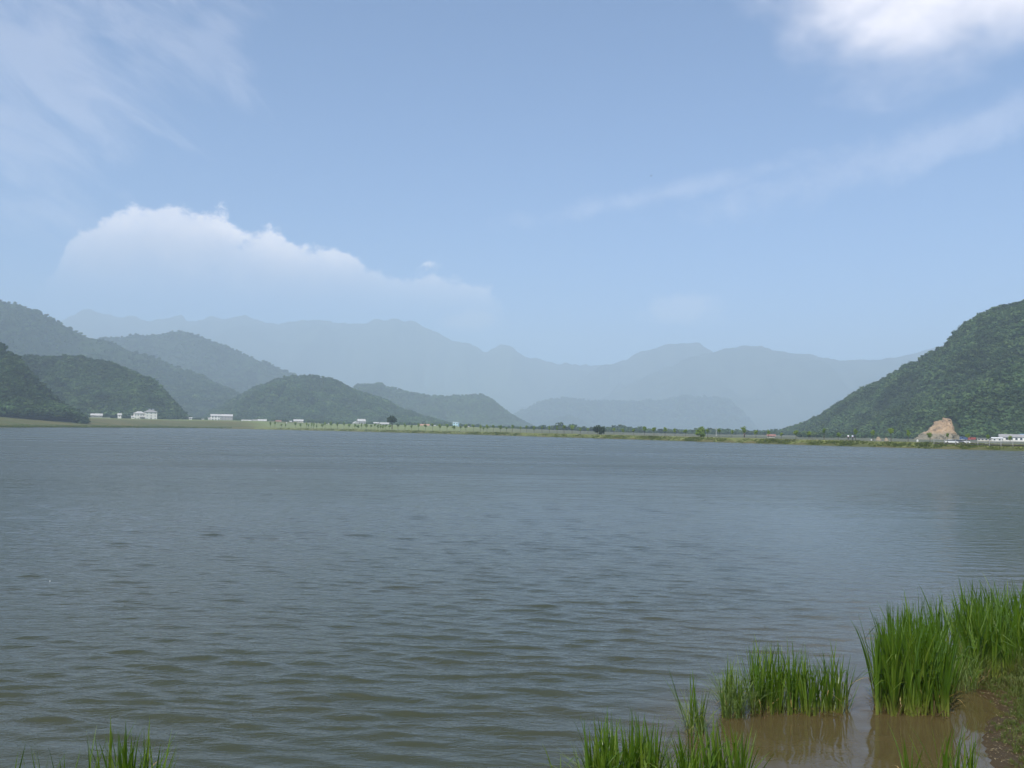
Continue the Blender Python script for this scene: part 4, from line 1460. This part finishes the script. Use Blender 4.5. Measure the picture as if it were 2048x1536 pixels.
# boardwalk with railing near the end of the dike
def boardwalk(u0, u1, label, d0, z, name='boardwalk', rail=True):
    a, b = dike_at(u0, d0), dike_at(u1, d0)
    L = math.hypot(b[0] - a[0], b[1] - a[1])
    o_ = link(name, None, None, (a[0], a[1], z), math.atan2(b[1] - a[1], b[0] - a[0]))
    tag(o_, label, 'boardwalk')
    MB().box(0, L, 0.05, 1.55, -0.22, -0.05).build('beam', 'dark_wood', o_)
    npl = int(L / 0.6)
    pm = mesh_of('plank', *(lambda m_: (m_.v, m_.f))(MB().box(0, 0.56, 0, 1.6, -0.045, 0.0)), 'grey_wood')
    for i in range(npl):
        link('plank', pm, o_, (i * 0.6 + random.uniform(-0.01, 0.01), 0, random.uniform(0, 0.012)))
    np_ = int(L / 2.5) + 1
    pmesh = mesh_of('post', *(lambda m_: (m_.v, m_.f))(MB().box(-0.06, 0.06, -0.09, -0.003, -1.2, 0.95 if rail else -0.05)), 'rail_grey')
    for i in range(np_):
        link('post', pmesh, o_, (i * L / max(1, np_ - 1), 0, 0))
    if rail:
        MB().box(-0.1, L + 0.1, -0.10, -0.02, 0.953, 1.02).build('handrail', 'rail_grey', o_)
        MB().box(-0.1, L + 0.1, -0.08, -0.04, 0.45, 0.52).build('rail', 'rail_grey', o_)


boardwalk(1868, 2100, 'long grey boardwalk with railing on the dike below the factory', 2.2, CREST - 0.15)
boardwalk(1563, 1590, 'short dark plank landing on the dike past the red hut', 2.4, CREST - 0.25, 'landing', False)


# ------------------------------------------------------------------ people
def skin_obj(name, verts, edges, rad, mat, parent, sub=1, root=0):
    me = bpy.data.meshes.new(name)
    me.from_pydata(verts, edges, [])
    o_ = link(name, me, parent)
    sk = o_.modifiers.new('skin', 'SKIN')
    sk.use_smooth_shade = True
    for v_, r_ in zip(me.skin_vertices[0].data, rad):
        v_.radius = r_ if hasattr(r_, '__len__') else (r_, r_)
    me.skin_vertices[0].data[root].use_root = True
    ss = o_.modifiers.new('sub', 'SUBSURF')
    ss.levels = ss.render_levels = sub
    me.materials.append(MATS[mat])
    return o_


def person(u, vb, vt, Y, label, shirt, trousers, face, stride=0.12, group=None):
    c = at(u, vb, Y)
    H = (vb - vt) * Y / FPX
    s = H / 1.70
    root = link('person', None, None, c, -math.atan2(c.x, c.y) + face, (s, s, s))
    tag(root, label, 'person', group)
    # joints: pelvis, waist, chest, neck, head base, crown / legs / arms; the figure faces -y
    V = [(0, 0, 0.95), (0, 0, 1.10), (0, 0.01, 1.34), (0, 0.0, 1.47), (0, -0.015, 1.56), (0, -0.01, 1.66),
         (0.10, 0, 0.90), (0.11, -0.02 - stride / 2, 0.50), (0.11, stride / 2 - stride, 0.07), (0.12, -0.16 - stride / 2, 0.03),
         (-0.10, 0, 0.90), (-0.11, 0.02, 0.50), (-0.11, stride, 0.07), (-0.12, stride - 0.16, 0.03),
         (0.20, 0.01, 1.40), (0.25, 0.03, 1.14), (0.24, -0.06, 0.90), (0.24, -0.09, 0.80),
         (-0.20, 0.01, 1.40), (-0.25, 0.02, 1.14), (-0.25, -0.05, 0.90), (-0.25, -0.08, 0.80)]
    E = [(0, 1), (1, 2), (2, 3), (3, 4), (4, 5), (0, 6), (6, 7), (7, 8), (8, 9), (0, 10), (10, 11), (11, 12), (12, 13), (2, 14), (14, 15), (15, 16), (16, 17), (2, 18), (18, 19), (19, 20), (20, 21)]
    R = [(.15, .11), (.14, .10), (.17, .11), .055, (.075, .09), (.07, .085), .085, .06, .045, .04, .085, .06, .045, .04, .06, .045, .035, .04, .06, .045, .035, .04]
    skin_obj('body', V, E, R, 'skin', root)
    SV = [V[0], V[1], V[2], (0, 0.0, 1.45), V[14], V[15], V[18], V[19]]
    skin_obj('shirt', SV, [(0, 1), (1, 2), (2, 3), (2, 4), (4, 5), (2, 6), (6, 7)], [(.17, .135), (.165, .13), (.19, .135), .08, .085, .075, .085, .075], shirt, root)
    TV = [V[0], V[6], V[7], V[8], V[10], V[11], V[12]]
    skin_obj('trousers', TV, [(0, 1), (1, 2), (2, 3), (0, 4), (4, 5), (5, 6)], [(.165, .13), .11, .085, .075, .11, .085, .075], trousers, root)
    hv, hf = ICO1
    hv = [(p_[0] * 0.088, 0.012 + p_[1] * 0.10, 1.635 + p_[2] * 0.085) for p_ in hv]
    link('hair', mesh_of('hair', hv, hf, 'hair', True), root)
    nose = MB().poly([(-0.015, -0.092, 1.585), (0.015, -0.092, 1.585), (0, -0.118, 1.590), (0, -0.090, 1.625)], [(0, 1, 2), (1, 3, 2), (3, 0, 2), (0, 3, 1)])
    nose.build('nose', 'skin', root)
    return root


PG = 'people walking on the dike'
p = dike_at(1697, 5.4)
zp = CREST + 0.055


def v_of(u, p_, z):
    """photo row of a point at height z over plan point p_"""
    return 857.4 + 0.015 * (u - CX) + (EYE - z) / p_[1] * FPX


for (u_, ht, lab, sh, tr, fc) in ((1696.6, 1.68, 'person in a bright white shirt and dark trousers on the dike', 'white_shirt', 'dark_cloth', 0.25),
                                  (1705.2, 1.66, 'person in a pale blue shirt walking beside the white-shirted one', 'pale_blue_shirt', 'dark_cloth', 0.1),
                                  (1489.2, 1.62, 'lone person in dark clothes under a young dike tree', 'dark_cloth', 'dark_cloth', -0.6)):
    p = dike_at(u_, 5.6)
    vb_ = v_of(u_, p, zp)
    person(u_, vb_, vb_ - ht / p[1] * FPX, float(p[1]), lab, sh, tr, fc, 0.14, PG)

# a bird in the sky and bits floating on the lake
c = at(1302, 352, 260)
o = link('bird', None, None, c, 0.5)
tag(o, 'tiny dark bird flying high in the blue sky', 'bird')
bv = MB().tube([(-0.22, 0, 0), (-0.1, 0, 0.01), (0.05, 0, 0.01), (0.18, 0, 0.03), (0.24, 0, 0.03)], [0.01, 0.05, 0.07, 0.04, 0.012], 7)
for s_ in (-1, 1):
    bv.poly([(-0.08, s_ * 0.04, 0.03), (0.10, s_ * 0.04, 0.03), (0.06, s_ * 0.28, 0.13), (-0.06, s_ * 0.26, 0.13), (-0.06, s_ * 0.5, 0.08), (-0.09, s_ * 0.49, 0.08),
             (-0.08, s_ * 0.04, 0.015), (0.10, s_ * 0.04, 0.015), (0.06, s_ * 0.28, 0.12), (-0.06, s_ * 0.26, 0.12)],
            [(0, 1, 2, 3), (3, 2, 4, 5), (6, 9, 8, 7), (0, 6, 7, 1), (1, 7, 8, 2), (3, 9, 6, 0)])
bv.poly([(-0.2, -0.03, 0), (-0.2, 0.03, 0), (-0.36, 0.06, 0), (-0.36, -0.06, 0)], [(0, 1, 2, 3)])
bv.build('body', 'bird_feather', o, True)
for (u_, v_, r_, lab) in ((553, 940, 0.025, 'white speck of litter floating far out on the lake'), (100, 1163, 0.013, 'white speck of litter floating on open rippled water'), (1079, 1413, 0.007, 'tiny pale scrap floating close to the reeds')):
    c = on(u_, v_, 0.0)
    o = link('floating_litter', mesh_of('floating_litter', [(x[0] * r_ * (1 + 0.4 * math.sin(i * 3)), x[1] * r_, 0.01 + x[2] * r_ * 0.8) for i, x in enumerate(ICO1[0])], ICO1[1], 'white_paint'), None, c)
    tag(o, lab, 'litter')

# ------------------------------------------------------------------ reeds and grass in the foreground
def blade_mesh(name, curv, width, mat, kink=None, seg=8, twist=0.0, wavy=0.0):
    """a strap leaf of unit length, folded along its middle, bending towards +y"""
    V, F = [], []
    y = z = 0.0
    th = 0.0
    for i in range(seg + 1):
        t = i / seg
        if i:
            th = curv * t ** 1.6
            if kink and t > kink[0]:
                th = curv * t ** 1.6 + kink[1] * min(1, (t - kink[0]) / 0.12)
            y += math.sin(th) / seg
            z += math.cos(th) / seg
        wd = width * (0.62 + 0.38 * min(1, t * 3)) * max(0.03, (1 - max(0, (t - 0.35) / 0.65) ** 1.7))
        tw = twist * t
        cx, sx_ = math.cos(tw), math.sin(tw)
        nx = wavy * math.sin(t * 9)
        fold = 0.22 * wd
        V += [(nx - wd * cx, y - wd * sx_, z), (nx, y - fold * math.cos(th), z + fold * math.sin(th)), (nx + wd * cx, y + wd * sx_, z)]
    for i in range(seg):
        a = i * 3
        F += [(a, a + 1, a + 4, a + 3), (a + 1, a + 2, a + 5, a + 4)]
    return mesh_of(name, V, F, mat, True)


rb_ = random.Random(3)
UP = [blade_mesh('leaf', rb_.uniform(0.05, 0.45), rb_.uniform(0.009, 0.0155), 'reed_leaf', None, 8, rb_.uniform(-1.2, 1.2)) for _ in range(14)]
BENT = [blade_mesh('leaf', rb_.uniform(0.2, 0.5), rb_.uniform(0.010, 0.015), 'reed_leaf', (rb_.uniform(0.5, 0.78), rb_.uniform(1.2, 2.3)), 11, rb_.uniform(-1, 1)) for _ in range(6)]
DRY = [blade_mesh('leaf', rb_.uniform(0.5, 1.6), rb_.uniform(0.010, 0.014), 'dry_leaf', (rb_.uniform(0.4, 0.7), rb_.uniform(0.6, 1.6)), 10, rb_.uniform(-1, 1)) for _ in range(4)]
THIN = [blade_mesh('leaf', rb_.uniform(0.3, 1.5), rb_.uniform(0.004, 0.0065), 'pale_grass', None, 8, rb_.uniform(-1, 1)) for _ in range(8)]


def joined(name, items, parent, mat):
    """many leaves too fine or too many to pick apart, as one mesh"""
    Vs, Fs, n0 = [], [], 0
    for me, M in items:
        co = np.empty(len(me.vertices) * 3)
        me.vertices.foreach_get('co', co)
        co = co.reshape(-1, 3)
        A = np.array(M.to_3x3())
        Vs.append(co @ A.T + np.array(M.translation))
        Fs += [tuple(i + n0 for i in p_.vertices) for p_ in me.polygons]
        n0 += len(co)
    if not Vs:
        return None
    me = mesh_of(name, np.concatenate(Vs), Fs, mat, True)
    o_ = link(name, me, parent)
    o_['kind'] = 'stuff'
    return o_


def in_quad(quad):
    """random point of a pixel quad on the water plane"""
    a, b, c, d = quad
    s, t = random.random(), random.random()
    u = (a[0] * (1 - s) + b[0] * s) * (1 - t) + (d[0] * (1 - s) + c[0] * s) * t
    v = (a[1] * (1 - s) + b[1] * s) * (1 - t) + (d[1] * (1 - s) + c[1] * s) * t
    return on(u, v, 0.0)


def reed_clump(label, quads, shoots, L, per=(3, 6), lean=(0.02, 0.22), thin=0, thinL=0.5, dry=4, bent=0.08, lean_dir=None, cap=300, width=1.0, name='reed_clump', root_px=None, group='reed clumps in the shallow water', extra=()):
    q0 = quads[0]
    cu = sum(p_[0] for p_ in q0) / 4
    cv = sum(p_[1] for p_ in q0) / 4
    c = on(cu, cv, 0)
    root = link(name, None, None, c)
    tag(root, label, 'reeds', group)
    leaves = []

    def put(me, x, y, z, ln, yaw, sc):
        M = Matrix.Translation((x - c.x, y - c.y, z - c.z)) @ Matrix.Rotation(yaw, 4, 'Z') @ Matrix.Rotation(-ln, 4, 'X') @ Matrix.Diagonal((sc[0], sc[1], sc[2], 1))
        leaves.append((me, M, y))
    for _ in range(shoots):
        p_ = in_quad(random.choice(quads))
        gz = max(-0.12, BZ(p_.x, p_.y) - 0.03)
        yaw = random.random() * math.pi
        hs = L * random.uniform(0.84, 1.10)
        sl = random.gauss(0, 0.07)
        for j in range(random.randint(*per)):
            yw = yaw + (math.pi if j % 2 else 0) + random.gauss(0, 0.35)
            ln = random.uniform(*lean) * (0.5 + 0.25 * j)
            if lean_dir is not None and random.random() < 0.7:
                yw = lean_dir + random.gauss(0, 0.5)
            ll = (hs * random.uniform(0.70, 1.04)) - gz
            me = random.choice(BENT) if random.random() < bent else random.choice(UP)
            wsc = ll * random.uniform(0.85, 1.2) * width
            put(me, p_.x + random.gauss(0, 0.018), p_.y + random.gauss(0, 0.018), gz, ln + sl, yw, (wsc, ll, ll))
    for (u0, v0, u1, v1) in extra:       # single leaves that stand out, foot and tip as seen
        p_ = on(u0, v0, 0)
        tip = at(u1, v1, p_.y + random.uniform(-0.1, 0.1))
        dv = tip - p_
        ll = dv.length * 1.04
        yw = math.atan2(-dv.x, dv.y)
        put(random.choice(UP[:4]), p_.x, p_.y, -0.05, math.atan2(math.hypot(dv.x, dv.y), dv.z) - 0.08, yw, (ll * 1.1, ll, ll))
    leaves.sort(key=lambda a: a[2])
    for me, M, _y in leaves[:cap]:
        o_ = link('leaf', me, root)
        o_.matrix_local = M
    joined('rear_leaves', [(m_, M) for m_, M, _y in leaves[cap:]], root, 'reed_leaf')
    for _ in range(dry):
        p_ = in_quad(random.choice(quads))
        sc = L * random.uniform(0.25, 0.6)
        o_ = link('dry_leaf', random.choice(DRY), root)
        o_.matrix_local = Matrix.Translation((p_.x - c.x, p_.y - c.y, random.uniform(0, 0.2))) @ Matrix.Rotation(random.random() * 6.28, 4, 'Z') @ Matrix.Rotation(-random.uniform(0.2, 0.9), 4, 'X') @ Matrix.Diagonal((sc * 1.3, sc, sc, 1))
    items = []
    for _ in range(shoots * 4):
        p_ = in_quad(random.choice(quads))
        gz = max(-0.05, BZ(p_.x, p_.y) - 0.02)
        sc = random.uniform(0.12, 0.42)
        items.append((random.choice(THIN + DRY), Matrix.Translation((p_.x - c.x, p_.y - c.y, gz)) @ Matrix.Rotation(random.random() * 6.28, 4, 'Z')
                      @ Matrix.Rotation(-random.uniform(0.05, 1.1), 4, 'X') @ Matrix.Diagonal((sc * 1.2, sc, sc, 1))))
    joined('dead_stems', items, root, 'dead_stem')
    if thin:
        items = []
        for _ in range(thin):
            p_ = in_quad(random.choice(quads))
            gz = max(-0.05, BZ(p_.x, p_.y) - 0.02)
            sc = thinL * random.uniform(0.45, 1.1)
            items.append((random.choice(THIN), Matrix.Translation((p_.x - c.x, p_.y - c.y, gz)) @ Matrix.Rotation(random.random() * 6.28, 4, 'Z')
                          @ Matrix.Rotation(-random.uniform(0.02, 0.55), 4, 'X') @ Matrix.Diagonal((sc, sc, sc, 1))))
        joined('fine_grass', items, root, 'pale_grass')
    return root


def box_q(u0, u1, v0, v1):
    return [(u0, v0), (u1, v0), (u1, v1), (u0, v1)]


reed_clump('sparse leaning reeds standing alone, farthest out in the lake', [box_q(1372, 1412, 1448, 1474)], 6, 0.66, (2, 4), thin=110, thinL=0.55, dry=2,
           extra=((1378, 1470, 1328, 1326), (1382, 1472, 1334, 1345), (1386, 1470, 1345, 1360), (1392, 1472, 1368, 1360), (1400, 1470, 1384, 1352), (1396, 1474, 1378, 1372)))
reed_clump('pale wispy clump of fine grass beside the sparse leaning reeds', [box_q(1444, 1490, 1412, 1440)], 7, 0.70, (2, 4), thin=300, thinL=0.78, dry=5, bent=0.2)
reed_clump('upright dark green reed clump with bent pale leaves', [box_q(1496, 1596, 1402, 1432)], 46, 0.86, (3, 5), thin=160, thinL=0.55, dry=9, bent=0.10)
reed_clump('reed clump fanning out beside the gap of clear brown water', [box_q(1604, 1690, 1404, 1432)], 33, 0.78, (3, 5), (0.03, 0.33), thin=120, thinL=0.5, dry=8, bent=0.08,
           extra=((1684, 1428, 1704, 1302), (1680, 1426, 1690, 1300), (1688, 1430, 1708, 1336)))
reed_clump('tall dense reed bed in shallow brown water', [[(1775, 1330), (1905, 1290), (1890, 1432), (1752, 1428)], [(1752, 1395), (1890, 1395), (1895, 1434), (1752, 1432)]], 240, 1.15, (3, 5), (0.02, 0.17), thin=160, thinL=0.55, dry=26, bent=0.10)
reed_clump('tall reed bed rooted on the muddy bank behind the dense one', [[(1915, 1290), (2090, 1265), (2090, 1360), (1925, 1372)]], 220, 1.15, (3, 5), (0.02, 0.25), thin=700, thinL=0.75, dry=24, bent=0.16)
reed_clump('bright grassy clump spilling over the water edge below the tall reeds', [[(1895, 1340), (1955, 1335), (1955, 1388), (1900, 1390)]], 14, 0.72, (3, 5), (0.1, 0.5), thin=420, thinL=0.7, dry=5, bent=0.3)
reed_clump('near reeds with feathery seed grass, cut off by the frame', [box_q(1178, 1320, 1590, 1640)], 58, 0.86, (3, 5), thin=150, thinL=0.85, dry=4, bent=0.12, width=1.25)
reed_clump('near reeds in front of the sparse leaning ones', [box_q(1352, 1488, 1600, 1650)], 48, 0.84, (3, 5), (0.02, 0.2), thin=60, thinL=0.6, dry=4, bent=0.09, width=1.25,
           extra=((1470, 1630, 1488, 1462), (1440, 1630, 1452, 1490)))
reed_clump('few spiky reeds in front of the clear brown pool', [box_q(1815, 1950, 1600, 1650)], 17, 0.82, (2, 4), (0.02, 0.25), thin=30, thinL=0.5, dry=2, bent=0.02,
           extra=((1830, 1620, 1800, 1468), (1895, 1625, 1895, 1472), (1935, 1625, 1950, 1480)))
reed_clump('lone pair of thin reeds beside the feathery seed grass', [box_q(1108, 1128, 1600, 1620)], 1, 0.62, (2, 2), dry=0, bent=0, extra=((1118, 1610, 1084, 1486), (1122, 1612, 1092, 1478), (1140, 1620, 1122, 1512)))
reed_clump('dark reeds apart from the others, in deep rippled water', [box_q(165, 318, 1605, 1650)], 34, 0.80, (2, 4), (0.04, 0.30), thin=40, thinL=0.7, dry=2, bent=0.06,
           extra=((215, 1620, 175, 1492), (255, 1625, 236, 1468), (280, 1625, 300, 1472), (300, 1625, 322, 1490)))
reed_clump('tips of a few low reeds beside the dark apart clump', [box_q(70, 150, 1600, 1640)], 7, 0.58, (2, 3), (0.04, 0.4), thin=20, thinL=0.6, dry=1, bent=0.05)
reed_clump('two crossed reed tips at the frame corner', [box_q(6, 26, 1600, 1625)], 2, 0.62, (2, 3), (0.02, 0.2), dry=0, bent=0.0)

# short turf, seedlings and fallen bits on the mud
GT = proto_collection('bank_tuft', [tuft_mesh(np.random.default_rng(80 + i), 22, 0.16, 0.0035, 0.07, 'bank_grass', 'bank_tuft', 0.8) for i in range(5)])
rg = np.random.default_rng(90)
n = 26000
gx_ = rg.uniform(4.2, 12.5, n)
gy_ = rg.uniform(6.5, 16, n)
gz_, gd = bank_z(gx_, gy_)
dens = np.clip(0.58 + 1.3 * fbm(gx_ * 0.9 + 3, gy_ * 0.9, 3) + 0.9 * sst(0.35, 1.2, gd), 0, 1) * sst(0.0, 0.35, gd)
ok = rg.random(n) < dens
s_ = rg.uniform(0.5, 1.4, n) * (0.45 + 0.9 * sst(0.2, 1.0, gd))
scatter('bank_grass', np.column_stack([gx_, gy_, gz_ - 0.01])[ok], np.stack([s_, s_, s_], 1)[ok], GT, 'short green grass and seedlings on the muddy bank', 'grass', 5, 9)
LV, LF = [], []
lx, ly = rg.uniform(4.5, 10.5, 9000), rg.uniform(7.5, 15, 9000)
lz, ld = bank_z(lx, ly)
for x, y, z, d in zip(lx, ly, lz, ld):
    if d < 0.02 or d > 2.6:
        continue
    a = rg.random() * 6.28
    l_, w_ = rg.uniform(0.006, 0.032), rg.uniform(0.002, 0.005)
    ca, sa = math.cos(a), math.sin(a)
    z0 = float(z) + 0.006
    k0 = len(LV)
    up_ = rg.uniform(0, 0.02)
    for (t, s2, zz_) in ((-1, 0, up_), (0, -1, 0.004), (1, 0, up_ * rg.random()), (0, 1, 0.004)):
        LV.append((x + ca * t * l_ - sa * s2 * w_, y + sa * t * l_ + ca * s2 * w_, z0 + zz_))
    LF.append((k0, k0 + 1, k0 + 2, k0 + 3))
plain('straw', (0.32, 0.26, 0.14), 0.8, 0.25, 3)
o = link('leaf_litter', mesh_of('leaf_litter', LV, LF, 'straw'))
o['kind'] = 'stuff'
tag(o, 'pale straw bits and fallen leaf scraps strewn over the wet mud', 'litter')

# ------------------------------------------------------------------ hazy air
def haze():
    b = MB().box(-9100, 9100, -2700, 9100, -4.0, HAZE_TOP)
    m, t = material('haze_air')
    o = t.new('ShaderNodeOutputMaterial')
    v = t.new('ShaderNodeVolumePrincipled')
    v.inputs['Color'].default_value = (0.69, 0.86, 1.0, 1)
    v.inputs['Density'].default_value = HAZE_DENSITY
    v.inputs['Density Attribute'].default_value = ''
    v.inputs['Anisotropy'].default_value = 0.0
    t.l.new(v.outputs[0], o.inputs['Volume'])
    m.cycles.homogeneous_volume = True
    MATS['haze_air'] = m
    h = b.build('haze', 'haze_air')
    h['kind'] = 'stuff'
    tag(h, 'pale summer haze filling the whole valley', 'haze')


bpy.context.view_layer.update()
HAZE_TOP = 8.0 + max((o.matrix_world @ Vector(c)).z for o in COL.objects if o.type == 'MESH' for c in o.bound_box)
haze()
